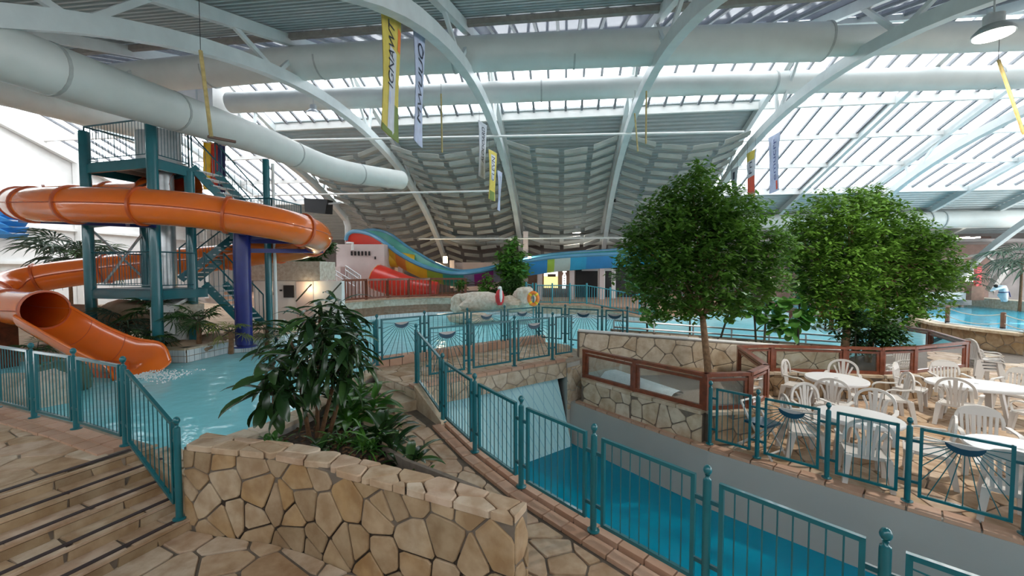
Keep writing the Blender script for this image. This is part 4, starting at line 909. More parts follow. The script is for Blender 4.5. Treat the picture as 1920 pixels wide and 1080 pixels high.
tb3(MB().tube([V3((-9.93, 12.0, .6)), V3((-9.93, 12.0, 5.68))], .20, 20), 'silver_shaft', 'galv', smooth=True)
tb3(MB().tube([V3((-10.3, 12.1, ZU)), V3((-10.3, 12.1, ZU + .95))], .42, 20), 'entry_drum', 'galv', smooth=True); tb3(MB().box((-9.72, 11.9, ZU + .5), (.5, .3, .98), .3), 'entry_box', 'galv')
pu = empty('pump_housing', 'white pump housing with a pitched lid under the mid platform', 'housing', (-9.72, 11.75, .6)); MB().box((0, 0, .55), (.62, .6, 1.1), .1).build('body', 'white_paint', pu)
MB().prism([(-.36, -.34), (.36, -.30), (.32, .36), (-.38, .32)], 1.1, lambda x, y: 1.2 + .3 * (y + .34)).build('lid', 'white_paint', pu); MB().box((.55, .1, .9), (.42, .4, .6)).build('side_box', 'pale_rock', pu)

sl = empty('tube_slide', 'orange tube slide winding round the tower and ending in an open chute', 'slide', YP(80, 580, 10)); SO = V3(sl.location)
def sb(m, name, mat, smooth=True, parent=None):
    o_ = m.build(name, mat, parent or sl, smooth)
    for v in o_.data.vertices: v.co -= SO
    return o_
TP = [(350, 350, 12.3), (300, 358, 12.9), (240, 366, 13.4), (150, 371, 13.5), (75, 376, 13.0), (42, 381, 11.9), (64, 384, 10.75), (140, 384, 10.2), (240, 386, 10.1), (350, 393, 10.25), (450, 407, 10.6), (530, 422, 11.1), (582, 437, 11.9), (592, 449, 12.9), (560, 462, 13.7), (480, 474, 14.1),
      (400, 485, 14.1), (300, 493, 13.8), (200, 504, 13.5), (100, 517, 13.1), (32, 531, 12.6), (-12, 547, 11.9), (-18, 563, 11.1), (22, 577, 10.5), (84, 581, 9.98)]
path_ = smoothpath([YP(*p) for p in TP], 8); TR = .43
cum = [0.]
for a, b in zip(path_, path_[1:]): cum.append(cum[-1] + (b - a).length)
nsec = round(cum[-1] / 1.75); cuts = [0]
for k in range(1, nsec): cuts.append(min(range(len(cum)), key=lambda i: abs(cum[i] - cum[-1] * k / nsec)))
cuts.append(len(path_) - 1)
for i, j in zip(cuts, cuts[1:]):
    sec = sb(MB().tube(path_[i:j + 1], TR, 24, False), 'tube_section', 'orange')
    for q in ([j] if j == len(path_) - 1 else [j]):
        d = (path_[q] - path_[q - 1]).normalized(); c = path_[q]
        sb(MB().tube([c - d * .035, c - d * .03, c + d * .03, c + d * .035], [TR, TR + .045, TR + .045, TR], 24, False), 'flange', 'orange_dark', True)
    for s in (1, -1):
        pts = []
        for q in range(i, j + 1):
            d = (path_[min(q + 1, len(path_) - 1)] - path_[max(q - 1, 0)]).normalized(); pts.append(path_[q] + d.cross(up).normalized() * s * (TR + .008))
        sb(MB().tube(pts, .014, 4, False), 'seam', 'orange_dark', True, sec)
# inside of the dark mouth is the tube itself; open chute
N_ = smoothpath([YP(*p) for p in ((27, 592, 9.55), (75, 620, 9.42), (130, 651, 9.28), (178, 675, 9.15), (202, 690, 9.05), (214, 712, 8.98))], 5)
F_ = smoothpath([YP(*p) for p in ((129, 573, 10.42), (165, 594, 10.38), (205, 615, 10.32), (255, 635, 10.25), (303, 645, 10.18), (319, 676, 10.05))], 5)
rows, rowo = [], []
for k, (a, b) in enumerate(zip(N_, F_)):
    t = k / (len(N_) - 1); D = lerp(.46, .46, t) if t < .6 else lerp(.46, .16, (t - .6) / .4)
    ins = [lerp(a, b, .5 - .5 * math.cos(x)) - up * D * math.sin(x) for x in [math.pi * j / 14 for j in range(15)]]; rows.append(ins); c = lerp(a, b, .5)
    rowo.append([p + (p - c).normalized() * .03 - up * .02 for p in ins])
m = MB().grid(rows).grid(rowo); n = len(rows[0]); o_ = len(rows) * n; k = (len(rows) - 1) * n; m.f += [(k + i, k + i + 1, o_ + k + i + 1, o_ + k + i) for i in range(n - 1)]
sb(m, 'open_chute', 'orange')
for e in (N_, F_): sb(MB().tube(e, .035, 8), 'chute_rim', 'orange')
for i in (6, 13): sb(MB().tube([p + up * .004 for p in rows[i]], .008, 4), 'chute_joint', 'orange_dark')
sb(MB().prism([tuple(p.xy) for p in (N_[11] + V3((.02, .1, 0)), N_[18] + V3((.02, .1, 0)), N_[18] + V3((0, .6, 0)), N_[11] + V3((0, .6, 0)))], .0, .62), 'chute_foot', 'orange_dark', False)
sb(MB().box(YP(-6, 640, 10.2) + V3((0, 0, -.3)), (.5, .5, 1.6)), 'support_block', 'wood', False)
spl = MB(); rr = random.Random(3); c = ZP(278, 706, PW)
for k in range(420):
    t = rr.random() ** 1.5; p = c + V3((-.25 + t * 1.1, rr.gauss(0, .22 + .1 * t), .012 + .05 * rr.random() * (1 - t))); r_ = rr.uniform(.006, .022)
    spl.lathe(p, [(r_, -.01), (r_ * .9, r_ * .4), (r_ * .3, r_ * .7)], 6)
tag(spl.build('water_splash', 'splash', None, True), 'white foam where the orange chute meets the pool', 'splash', kind='stuff')
# blue supports
bc = empty('slide_support', 'thick blue steel column carrying the orange tube', 'column', (*YP(455, 500, 11.7).xy, .6)); c = V3(bc.location); z1 = YP(455, 437, 11.7).z
MB().tube([(0, 0, 0), (0, 0, z1 - .6)], .205, 20).build('shaft', 'blue_steel', bc, True); MB().tube([(-.27, .12, 0), (-.27, .12, z1 - .8)], .07, 10).build('shaft', 'blue_steel', bc, True); MB().lathe((0, 0, 0), [(.3, 0), (.3, .04), (.21, .05)], 16).build('foot_plate', 'blue_steel', bc)
for a, b, w in (((462, 452, 11.8), (592, 454, 12.9), .12), ((462, 470, 11.9), (606, 471, 13.0), .12), ((455, 438, 11.7), (452, 424, 10.75), .16), ((470, 445, 11.8), (560, 441, 11.9), .12)): MB().bar(YP(*a) - c, YP(*b) - c, w, w).build('bracket_arm', 'blue_steel', bc)
bb = empty('slide_support', 'dark blue beam under the left bend of the orange tube', 'beam'); MB().bar(YP(38, 413, 10.9), YP(290, 423, 10.85), .1, .12).build('beam', 'blue_steel', bb); MB().bar(YP(50, 414, 10.9), YP(62, 406, 10.8), .08, .1).build('saddle', 'blue_steel', bb); MB().bar(YP(240, 421, 10.85), YP(238, 414, 10.3), .08, .1).build('saddle', 'blue_steel', bb)

# ================================================================ far side of the pool
fw = [(-7.75, 18.6), (-7.2, 19.9), (-6.5, 21.0), (-5.6, 21.7), (-4.6, 22.4), (-2.7, 22.6), (-.6, 22.6), (1.2, 21.6), (3.85, 21.2), (6.2, 19.6), (9.0, 20.5), (12.7, 24.6)]
zs = [1.3, 1.3, 1.3, 1.3, 1.3, 1.3, 1.1, .98, .98, .55, .55, .5]
fs_ = empty('pool_wall', 'pale rough stone wall on the far side of the large pool', 'wall', kind='structure')
for i, (a, b) in enumerate(zip(fw, fw[1:])):
    d = V3((b[0] - a[0], b[1] - a[1], 0)).normalized(); n = V3((-d.y, d.x, 0)) * .6
    q = [V3((*a, 0)), V3((*b, 0)), V3((*b, 0)) + n, V3((*a, 0)) + n]
    MB().hexa([p + up * -.5 for p in q], [q[0] + up * zs[i], q[1] + up * zs[i + 1], q[2] + up * zs[i + 1], q[3] + up * zs[i]]).build('wall_section', 'pale_rock', fs_)
    MB().bar(V3((*a, zs[i] + .03)), V3((*b, zs[i + 1] + .03)), .3, .08).build('cap_strip', 'terracotta', fs_)
    MB().bar(V3((*a, .42)) - n * .05, V3((*b, .42)) - n * .05, .04, .22).build('tile_strip', 'tile_white', fs_)
struct('floor_far', MB().prism(fw[:6] + [(-.6, 22.8), (1.2, 21.9), (3.9, 21.6), (6.3, 20), (9, 21), (12.7, 25), (14, 33.5), (-25, 36), (-12, 22)], BASE, .95), 'terracotta', 'terracotta floor on the far side of the pool', 'floor')
wr_ = empty('wooden_railing', 'red brown wooden railing on the far stone wall', 'railing'); wpts = [V3((x + .15, y + .15, 1.34)) for x, y in fw[:6]]
for i, p in enumerate(wpts): MB().box(p + up * .5, (.12, .12, 1.0)).build('post', 'wood', wr_)
for a, b in zip(wpts, wpts[1:]):
    for h, t in ((.98, .10), (.1, .08)): MB().bar(a + up * h, b + up * h, .1, t).build('rail', 'wood', wr_)
    n = max(3, round((b - a).length / .22))
    for k in range(1, n): p = lerp(a, b, k / n); MB().bar(p + up * .1, p + up * .95, .05, .03, b - a).build('baluster', 'wood', wr_)
def farfence(label, pts, n=9):
    r = empty('far_railing', label, 'railing')
    P = [V3(p) for p in pts]
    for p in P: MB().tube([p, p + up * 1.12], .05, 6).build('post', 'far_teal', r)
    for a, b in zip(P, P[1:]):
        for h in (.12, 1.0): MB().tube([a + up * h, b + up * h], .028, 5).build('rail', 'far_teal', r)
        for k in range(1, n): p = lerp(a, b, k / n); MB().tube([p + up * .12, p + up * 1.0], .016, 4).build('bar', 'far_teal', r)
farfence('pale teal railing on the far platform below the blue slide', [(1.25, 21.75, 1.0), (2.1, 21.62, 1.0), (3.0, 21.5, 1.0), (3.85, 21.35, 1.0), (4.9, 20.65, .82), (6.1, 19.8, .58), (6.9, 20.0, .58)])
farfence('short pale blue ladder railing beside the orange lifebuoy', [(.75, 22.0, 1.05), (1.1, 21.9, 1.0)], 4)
def blob(name, c, r, mat, label=None, cat=None, seed=0, parent=None, n=10, rough=.22):
    rr = random.Random(seed); m = MB(); rows = []; ph = [rr.uniform(0, 6) for _ in range(6)]
    for i in range(n + 1):
        a = math.pi * i / n; row = []
        for k in range(n * 2):
            b = math.pi * k / n; s = 1 + rough * (math.sin(3 * b + ph[0] + 2 * a) * .5 + math.sin(2 * a * 2 + ph[1] + b) * .5 + .6 * math.sin(5 * b + ph[2]) * math.sin(4 * a + ph[3]))
            if i in (0, n): s = 1
            row.append(V3((r[0] * s * math.sin(a) * math.cos(b), r[1] * s * math.sin(a) * math.sin(b), r[2] * (1 + .3 * (s - 1)) * math.cos(a))))
        rows.append(row)
    o_ = m.grid(rows, True).build(name, mat, parent, True); o_.location = c
    if label: tag(o_, label, cat)
    return o_
for (px, py, d, r, lab) in ((905, 566, 19.6, (1.25, .6, .48), 'long pale boulder carrying the red figure in the pool'), (868, 572, 19.9, (.6, .5, .55), 'pale boulder at the left end of the rock group'), (962, 570, 19.4, (.8, .6, .4), 'pale boulder between the red figure and the lifebuoy'),
                            (880, 596, 18.6, (1.0, .5, .25), 'low smooth white rock in front of the boulders'), (985, 560, 19.3, (.55, .5, .55), 'pale pointed boulder touching the orange lifebuoy')): blob('boulder', YP(px, py, d), r, 'pale_rock', lab, 'rock', px)
rf = empty('wrapped_figure', 'red and white wrapped figure standing on the pool boulders', 'statue', YP(937, 572, 18.9)); MB().lathe((0, 0, 0), [(.10, 0), (.18, .15), (.21, .4), (.15, .62), (.07, .72)], 12).build('body', 'red_cloth', rf, True); MB().lathe((.06, -.18, .15), [(.03, 0), (.07, .2), (.06, .5), (.02, .65)], 8).build('white_stripe', 'white_paint', rf, True); blob('head', (0, 0, .76), (.09, .09, .10), 'white_paint', parent=rf)
lb = empty('lifebuoy', 'orange ring lifebuoy hanging beside the boulders', 'lifebuoy', YP(1000, 560, 18.8)); ring = [V3((.2 * math.cos(a), 0, .27 * math.sin(a))) for a in [k * math.pi / 10 for k in range(21)]]; MB().tube(ring, .085, 8, False).build('ring', 'buoy_orange', lb, True)
for k in (2, 7, 12, 17): MB().tube([ring[k], ring[k + 1]], .092, 8).build('band', 'flag_yellow', lb)
MB().tube([(0, .05, -.9), (0, .05, .1)], .03, 6).build('stand', 'far_teal', lb)

# --- rainbow slide
rs = empty('rainbow_slide', 'multicoloured open slide sweeping through the back of the hall', 'slide')
NP = [(648, 452, 26.5), (652, 441, 26.5), (664, 435, 26.4), (690, 439, 26), (715, 452, 25.5), (750, 478, 25), (790, 499, 24.6), (830, 511, 24.3), (860, 514, 24.2), (900, 510, 24.4), (950, 499, 24.8), (990, 490, 25.2), (1040, 483, 25.5), (1100, 479, 25.8), (1150, 477, 26), (1240, 470, 26.5)]
nr = smoothpath([YP(*p) for p in NP], 4); cols = []
wallh = lambda px: interp(px, [(648, .95), (700, .95), (750, .8), (830, .72), (900, .8), (1000, .9), (1240, .8)])
rise = lambda px: interp(px, [(648, .1), (690, .35), (720, .55), (770, .5), (830, .2), (860, .15), (1240, .35)])
pxs = [p[0] for p in NP]; pxp = []
for a, b in zip(pxs, pxs[1:]): pxp += [a + (b - a) * k / 4 for k in range(4)]
pxp.append(pxs[-1])
rows = []; fr_ = []
for p, x in zip(nr, pxp):
    f = p + V3((.1, 1.5, rise(x))); fr_.append(f); h = wallh(x)
    rows.append([p, p + V3((0, .12, -h * .6)), p + V3((0, .4, -h)), f + V3((0, -.4, -h - rise(x) * .7)), f + V3((0, -.12, -h * .6)), f, f + V3((0, -.1, 0)), f + V3((0, -.25, -h * .5)), f + V3((0, -.5, -h * .85 - rise(x) * .7)), p + V3((0, .5, -h * .9)), p + V3((0, .22, -h * .5)), p + V3((0, .1, 0))])
colseq = [(715, 's_red'), (742, 's_yellow'), (762, 's_amber'), (795, 's_yellow'), (830, 's_lime'), (868, 's_seagreen'), (890, 's_lilac'), (925, 's_purple'), (945, 's_lilac'), (985, 's_green'), (1003, 's_blue'), (1028, 's_blue'), (1041, 's_lime'), (1072, 's_pale'), (1103, 's_sky'), (1160, 's_blue'), (1300, 's_sky')]
i = 0
for lim, cm in colseq:
    j = i
    while j < len(rows) - 1 and pxp[j + 1] <= lim + 6: j += 1
    if j > i: MB().grid([r + [r[0]] for r in rows[i:j + 1]]).build('slide_section', cm, rs, True)
    i = max(i, j)
inner_ = MB().grid([[r[k] + V3((0, 0, .01)) for k in (6, 7, 8, 9)] for r in rows]); inner_.build('channel', 's_seagreen', rs, True)
MB().tube([p + V3((0, .03, .04)) for p in nr], .13, 8).build('rim', 's_rim', rs, True); MB().tube([p + V3((0, -.03, .03)) for p in fr_], .1, 8).build('rim', 's_rim', rs, True)
for px, y0, d in ((752, 500, 25.6), (1012, 500, 26), (1072, 500, 26.4), (1128, 500, 26.5)): c = YP(px, y0, d); MB().box((c.x, c.y, (c.z + .9) / 2), (.3, .3, c.z - .9)).build('support', 'pink_wall', rs)
rl = empty('red_slide', 'red lower slide piece behind the wooden railing', 'slide'); lp_ = smoothpath([YP(*p) for p in ((708, 520, 23.6), (730, 528, 23.4), (770, 540, 23.2), (820, 548, 23.2))], 4); MB().tube(lp_, [.75, .75, .74, .74, .72, .7, .7, .66, .64, .62, .6, .6, .58], 16).build('tube', 's_red', rl, True)
MB().tube([lp_[0], lp_[0] + (lp_[1] - lp_[0]) * .3], .8, 16, False).build('mouth_rim', 's_amber', rl, True)
yt = empty('yellow_tube', 'yellow closed tube beneath the start of the rainbow slide', 'slide'); MB().tube([YP(718, 484, 25.8), YP(745, 487, 25.9), YP(775, 492, 26.2)], .5, 14).build('tube', 's_yellow', yt, True); MB().tube([YP(717, 484, 25.7), YP(720, 484, 25.75)], .55, 14).build('rim', 's_amber', yt, True)

# --- buildings at the back left
kb = empty('wall_kiosk', 'white wall with a screen behind the slide tower', 'wall', kind='structure'); y = 17.2
def face(px0, px1, py0, py1, d, th=.3): a, b = YP(px0, py0, d), YP(px1, py1, d); return MB().box(((a.x + b.x) / 2, d + th / 2, (a.z + b.z) / 2), (abs(b.x - a.x), th, abs(a.z - b.z)))
face(475, 642, 527, 612, y).build('wall_face', 'white_paint', kb); face(455, 600, 490, 526, y - .2, 1.5).build('rock_ledge', 'pale_rock', kb); face(531, 550, 535, 558, y - .08, .1).build('screen', 'screen', kb); face(524, 528, 543, 546, y - .05, .06).build('switch', 'black', kb)
face(508, 515, 548, 553, y - .05, .06).build('notice', 'lens_grey', kb); face(555, 588, 528, 600, y - .04, .06).build('pink_panel', 'pink_wall', kb)  # thin panel in plain pink on the white wall
l = bpy.data.lights.new('wall_lamp_light', 'POINT'); l.energy = 12; l.color = (1, .75, .45); l.shadow_soft_size = .1
wl = empty('wall_lamp', 'small warm lamp on the white wall behind the tower', 'lamp', YP(580, 541, y - .14)); MB().lathe((0, 0, 0), [(.06, -.05), (.08, 0), (.06, .05)], 10).build('lamp_glass', 'warm_glow', wl); link('wall_lamp_light', l, wl).location = (0, -.15, 0)
for a, b in (((555, 565, 16.6), (584, 533, 17.)), ((610, 563, 16.6), (640, 530, 17.))):
    r = tag(MB().tube([YP(*a), YP(*b)], .03, 6).build('stair_rail', 'stem', None), 'dark sloping handrail on the white wall, %s one' % ('first' if a[0] < 600 else 'second'), 'rail')
pt = empty('wall_slide_start', 'pink stair tower at the top of the rainbow slide', 'wall', kind='structure')
face(630, 722, 458, 575, 24.5, 3).build('wall_face', 'pink_wall', pt); face(596, 640, 500, 575, 23.5, 2).build('wall_face', 'pink_wall', pt)
for k in range(6): face(657.5 + k * 6.6, 660.5 + k * 6.6, 471, 479, 24.42, .12).build('square_hole', 'black', pt)
face(702, 704, 481, 486, 24.42, .12).build('square_hole', 'black', pt)
MB().tube([YP(650, 456, 24.2), YP(661, 456, 24.2), YP(661, 469, 24.2)], .09, 8).build('white_pipe', 'white_paint', pt)
for a, b in (((613, 498, 22.8), (668, 530, 22.5)), ((648, 498, 22.8), (676, 517, 22.5))):
    rr_ = empty('stair_rail', 'thin grey stair railing by the pink wall, %s flight' % ('lower' if a[0] < 620 else 'upper'), 'rail')
    for dz in (0, 8): MB().tube([YP(a[0], a[1] + dz, a[2]), YP(b[0], b[1] + dz, b[2])], .03, 5).build('rail', 'galv', rr_)
    for k in range(7): p = lerp(YP(*a), YP(*b), k / 6); MB().tube([p, p - up * .9], .02, 4).build('rail_post', 'galv', rr_)
# --- back of the hall, middle
def fbox(name, label, cat, px0, px1, py0, py1, d, mat, th=.3): return tag(face(px0, px1, py0, py1, d, th).build(name, mat), label, cat)
fbox('pillar', 'beige square pillar behind the tall climbing plant', 'pillar', 981, 990, 434, 560, 27.2, 'pink_wall', .4); fbox('pillar', 'beige pillar right of the warm wall lamp', 'pillar', 843, 852, 488, 540, 28, 'pink_wall', .4)
fbox('wall_panel', 'dark brown room front under the blue slide', 'wall', 985, 1075, 498, 560, 28.5, 'brown_wall', .3); fbox('wall_panel', 'dark glazed room front at the right of the blue slide', 'wall', 1080, 1200, 500, 560, 28.5, 'black', .3)
fbox('wall_panel', 'mauve wall panel low behind the rainbow slide', 'wall', 850, 935, 492, 545, 29, 'pink_wall', .3); fbox('beam', 'white beam over the dark room front', 'beam', 1092, 1150, 503, 508, 28, 'white_paint')
for k, px in enumerate((1122, 1148, 1128)): fbox('post', 'white post in the dark room front, %s' % ('left one', 'right one', 'middle one')[k], 'post', px, px + 6, 505, 575, 27.5 - .3 * k, 'white_paint', .2)
sg = empty('lit_sign', 'bright white and yellow lit board under the blue slide', 'sign'); face(1020, 1046, 503, 518, 28.2, .1).build('board_top', 'sign_glow', sg); face(1020, 1046, 518, 540, 28.2, .1).build('board_bottom', 'sign_yellow', sg); face(1027, 1042, 514, 519, 28.12, .1).build('print', 'brown_wall', sg)
bt = empty('bottle_sign', 'white bottle-shaped sign with dark marks', 'sign'); c = YP(1058, 541, 28.1)
MB().extr([c + V3((x, 0, z)) for x, z in ((-.13, 0), (.13, 0), (.13, .85), (.07, 1.0), (.07, 1.1), (.16, 1.1), (.16, 1.18), (-.12, 1.18), (-.12, 1.1), (-.05, 1.1), (-.05, 1.0), (-.13, .85))], V3((0, .08, 0))).build('board', 'sign_glow', bt)
for k in range(5): MB().box(c + V3((.01 * (k % 2), -.02, .2 + .16 * k)), (.12, .03, .05)).build('mark', 'black', bt)
wl = empty('wall_lamp', 'white cylinder lamp on the truss foot behind the rainbow slide', 'lamp', YP(835, 487, 27)); MB().lathe((0, 0, 0), [(.12, -.22), (.14, -.2), (.14, .2), (.12, .22)], 12).build('shade', 'warm_glow', wl); MB().box((0, .1, .35), (.2, .2, .2)).build('bracket', 'black', wl)
l = bpy.data.lights.new('wall_lamp_light', 'POINT'); l.energy = 60; l.color = (1, .78, .5); l.shadow_soft_size = .2; link('wall_lamp_light', l, wl).location = (-.3, -.5, -.1)
wl = empty('ceiling_spot', 'small bright spot lamp beside the beige pillar', 'lamp', YP(993, 484, 26.6)); MB().lathe((0, 0, 0), [(.1, -.08), (.13, 0), (.1, .1)], 10).build('lamp_glass', 'warm_glow', wl); MB().tube([(0, 0, .1), (0, 0, .8)], .015, 5).build('cord', 'black', wl)
l = bpy.data.lights.new('spot_light', 'POINT'); l.energy = 50; l.color = (1, .8, .55); l.shadow_soft_size = .15; link('spot_light', l, wl).location = (0, -.3, -.2)

# ================================================================ right side: second pool
p2 = [P2(1728, 598, .5), P2(1760, 607, .5), P2(1830, 616, .5), P2(1920, 626, .5), (24, 14.2), (30, 14.5), (30, 27), (17.5, 27.2), (17.0, 24)]
rw = empty('pool_wall', 'rough tan stone wall of the round pool on the right', 'wall', kind='structure')
MB().prism([(x, y - .0) for x, y in p2[:6]] + [(x * 1.03, y * 1.03) for x, y in p2[:6][::-1]], BASE, .42).build('wall_core', 'mortar_pale', rw)
for i, (a, b) in enumerate(zip(p2[:5], p2[1:6])):
    L_ = math.hypot(b[0] - a[0], b[1] - a[1]); stones(rw, [(0, TZ), (L_, TZ), (L_, .40), (0, .40)], wallmap(a, b), .46, 'wall_stone', .03, .03, .012, 120 + i, 'wall_stone')
    MB().bar(V3((*a, .47)), V3((*b, .47)), .5, .1).build('coping', 'light_stone', rw); MB().bar(V3((a[0] * 1.02, a[1] * 1.02, .53)), V3((b[0] * 1.02, b[1] * 1.02, .53)), .12, .06).build('white_edge', 'white_paint', rw)
struct('pool_water', MB().add([(x, y, .50) for x, y in p2], [tuple(range(len(p2)))]), 'right_water', 'blue water of the round pool on the right', 'water'); struct('pool_floor', MB().prism(p2, BASE, -.4), 'tile_cyan', 'tiled bottom of the round pool', 'floor')
rp = []
for k, (px, py) in enumerate(((1727, 598), (1776, 607), (1880, 619), (1985, 634))):
    c = ZP(px, py, .5); h = (.85, .72, .66, .66)[k]; rp.append(c + up * h * .93)
    r = empty('rope_post', ('wooden rope post with a white slide foot at the pool corner', 'wooden rope post at the near rim of the round pool', 'wooden rope post by the right picture edge', 'wooden rope post just beyond the picture edge')[k], 'post', c)
    MB().tube([(0, 0, .1), (0, 0, h)], .075, 10).build('shaft', 'rust_panel', r, True); MB().tube([(0, 0, 0), (0, 0, .12)], .08, 10).build('foot', 'black', r); MB().lathe((0, 0, h), [(.075, 0), (.04, .03)], 10).build('cap', 'rust_panel', r)
rr_ = empty('rope_barrier', 'pale ropes sagging between the wooden posts of the round pool', 'rope')
for a, b in zip(rp, rp[1:]):
    for dz in (0, -.34): MB().tube([lerp(a, b, t / 10) - up * (.16 * (1 - (2 * t / 10 - 1) ** 2) - dz) for t in range(11)], .018, 5, False).build('rope', 'rope', rr_)
ws = empty('kids_slide', 'small pale blue children slide dipping into the round pool', 'slide', ZP(1722, 596, .5))
a, b = V3((-.3, .6, .75)), V3((.95, .9, .0)); MB().hexa([a, a + V3((0, .5, 0)), b + V3((0, .5, 0)), b], [a + V3((0, 0, .05)), a + V3((0, .5, .05)), b + V3((0, .5, .05)), b + V3((0, 0, .05))]).build('chute', 'pale_blue_paint', ws)
for s in (0, .5): MB().bar(a + V3((0, s, .12)), b + V3((0, s, .12)), .05, .14).build('side_rail', 'white_paint', ws)
MB().box((-.75, .7, .1), (.9, .8, 1.2)).build('stair_block', 'pale_blue_paint', ws); MB().box((-.2, -.15, .05), (.5, .4, .9)).build('pillar', 'light_stone', ws)
fbox('pool_cover', 'white panel box at the back rim of the round pool', 'panel', 1735, 1821, 548, 562, 25.5, 'white_paint', .5); fbox('ledge', 'grey ledge under the white panel box', 'ledge', 1730, 1822, 562, 572, 26, 'lens_grey', .5)
fbox('rust_screen', 'rust brown screen beside the white panel box', 'screen', 1822, 1845, 537, 563, 25.2, 'rust_panel', .4)
q = [ZP(1822, 572, .5), ZP(1870, 577, .5), ZP(1925, 583, .5), ZP(2000, 590, .5)]
cw = empty('pool_wall', 'curved mossy stone rim at the back of the round pool', 'wall', kind='structure')
for a, b in zip(q, q[1:]): MB().bar(a + up * .12, b + up * .12, .8, .85).build('rim_section', 'pale_rock', cw); MB().bar(a + up * -.02 - V3((0, .42, 0)), b + up * -.02 - V3((0, .42, 0)), .06, .1).build('white_edge', 'white_paint', cw)
struct('wall_right_back', face(1440, 2150, 443, 580, 30, .4), 'brown_wall', 'brown back wall of the bay behind the trees', 'wall'); struct('ceiling_right', MB().box((29, 28.6, 4.75), (28, 3., .2)), 'dark_wall', 'low dark ceiling of the bay behind the round pool', 'ceiling')
wn = empty('window_5', 'bright window with a red curtain in the brown back wall', 'window', kind='structure'); face(1812, 1831, 498, 519, 29.8, .1).build('pane', 'day_window', wn); face(1812, 1831, 522, 528, 29.8, .1).build('pane', 'day_window', wn); face(1811, 1832, 519, 522, 29.7, .15).build('transom', 'brown_wall', wn); face(1832, 1840, 500, 537, 29.6, .2).build('curtain', 'red_cloth', wn)
lb_ = empty('roof_strut', 'slanted pale roof strut standing behind the round pool', 'beam'); MB().bar(YP(1856, 545, 26), YP(1886, 500, 26), .32, .3).build('strut', 'brown_beam', lb_); MB().bar(YP(1760, 492, 28), YP(1905, 463, 27), .14, .14).build('rafter', 'brown_beam', lb_); MB().bar(YP(1850, 480, 27), YP(1880, 503, 27), .12, .12).build('rafter', 'brown_beam', lb_)
for px in (1802, 1822): tag(MB().bar(YP(px - 8, 447, 28), YP(px + 12, 445, 28), .3, .08).build('light_strip', 'lamp_glow'), 'white strip light under the low ceiling, %s one' % ('left' if px < 1810 else 'right'), 'lamp')
# person bending forward in a pale blue robe
pr = empty('person', 'person in a pale blue robe with a dark belt bending and reaching forward', 'person', YP(1877, 566, 24.2))
me = bpy.data.meshes.new('body'); ks = [(.14, 0, .50), (.12, 0, .68), (.04, 0, .84), (-.10, 0, .92), (-.22, 0, .92), (-.32, 0, .88), (-.12, -.17, .88), (-.38, -.2, .80), (-.58, -.2, .74), (-.66, -.2, .72), (-.12, .17, .86), (-.30, .2, .70), (-.44, .18, .62), (.16, -.08, .40), (.10, -.10, .22), (.14, -.11, .04), (.04, -.12, .03), (.16, .08, .40), (.18, .10, .22), (.24, .11, .04), (.14, .12, .03)]
rs_ = [.19, .18, .19, .17, .07, .08, .10, .075, .05, .035, .10, .075, .045, .15, .13, .10, .05, .15, .13, .10, .05]
eds = [(0, 1), (1, 2), (2, 3), (3, 4), (4, 5), (3, 6), (6, 7), (7, 8), (8, 9), (3, 10), (10, 11), (11, 12), (0, 13), (13, 14), (14, 15), (15, 16), (0, 17), (17, 18), (18, 19), (19, 20)]
me.from_pydata([(x * 1., y, z) for x, y, z in ks], eds, []); bo = link('body', me, pr); me.materials.append(MATS['robe'])
sk = bo.modifiers.new('skin', 'SKIN'); bo.modifiers.new('sub', 'SUBSURF').render_levels = 2; bo.modifiers['sub'].levels = 1
for i, v in enumerate(me.skin_vertices[0].data): v.radius = (rs_[i], rs_[i]); v.use_root = i == 0
blob('hair', (-.35, 0, .93), (.10, .09, .10), 'hair', parent=pr, rough=.05); MB().tube([V3((.13 + .20 * math.cos(a), .20 * math.sin(a), .58 + .03 * math.cos(a))) for a in [k * math.pi / 8 for k in range(17)]], .028, 6, False).build('belt', 'flag_navy', pr); MB().bar((.22, -.19, .57), (.34, -.16, .30), .05, .03).build('belt_end', 'flag_navy', pr)
# ================================================================ plants
def leafmesh(name, L, wd, mat, droop=.35, fold=.25, n=6, shape='lance', seed=0):
    rows = []
    for i in range(n + 1):
        t = i / n
        w = wd * {'lance': math.sin(math.pi * min(1, t * .96 + .02)) ** .8, 'round': (math.sin(math.pi * (t * .97 + .015))) ** .5, 'strap': min(1, t * 6) * (1 - t) ** .4, 'oval': math.sin(math.pi * (t * .95 + .03)) ** .65}[shape] / 2
        y = L * math.sin(t * (1.2 if droop > .2 else 1.)) / math.sin(1.2 if droop > .2 else 1.); z = -L * droop * t * t
        rows.append([V3((-w, y, z + w * fold)), V3((-w * .5, y, z + w * fold * .35)), V3((0, y, z)), V3((w * .5, y, z + w * fold * .35)), V3((w, y, z + w * fold))])
    return MB().grid(rows).mesh(name, mat, True)
def fanmesh(L, mat, n=13, droop=.3):
    m = MB()
    for k in range(n):
        a = (k / (n - 1) - .5) * 4.0; d = V3((math.sin(a), math.cos(a), 0)); s = V3((d.y, -d.x, 0)); l = L * (.75 + .25 * math.cos(a))
        m.grid([[d * .02 - s * .004, d * .02, d * .02 + s * .004], [d * l * .5 - s * .028 * L + up * .02, d * l * .5, d * l * .5 + s * .028 * L + up * .02], [d * l * .8 - s * .02 * L - up * droop * l * .25, d * l * .8 - up * droop * l * .3, d * l * .8 + s * .02 * L - up * droop * l * .25], [d * l - up * droop * l * .7] * 3])
    return m.mesh('frond', mat, True)
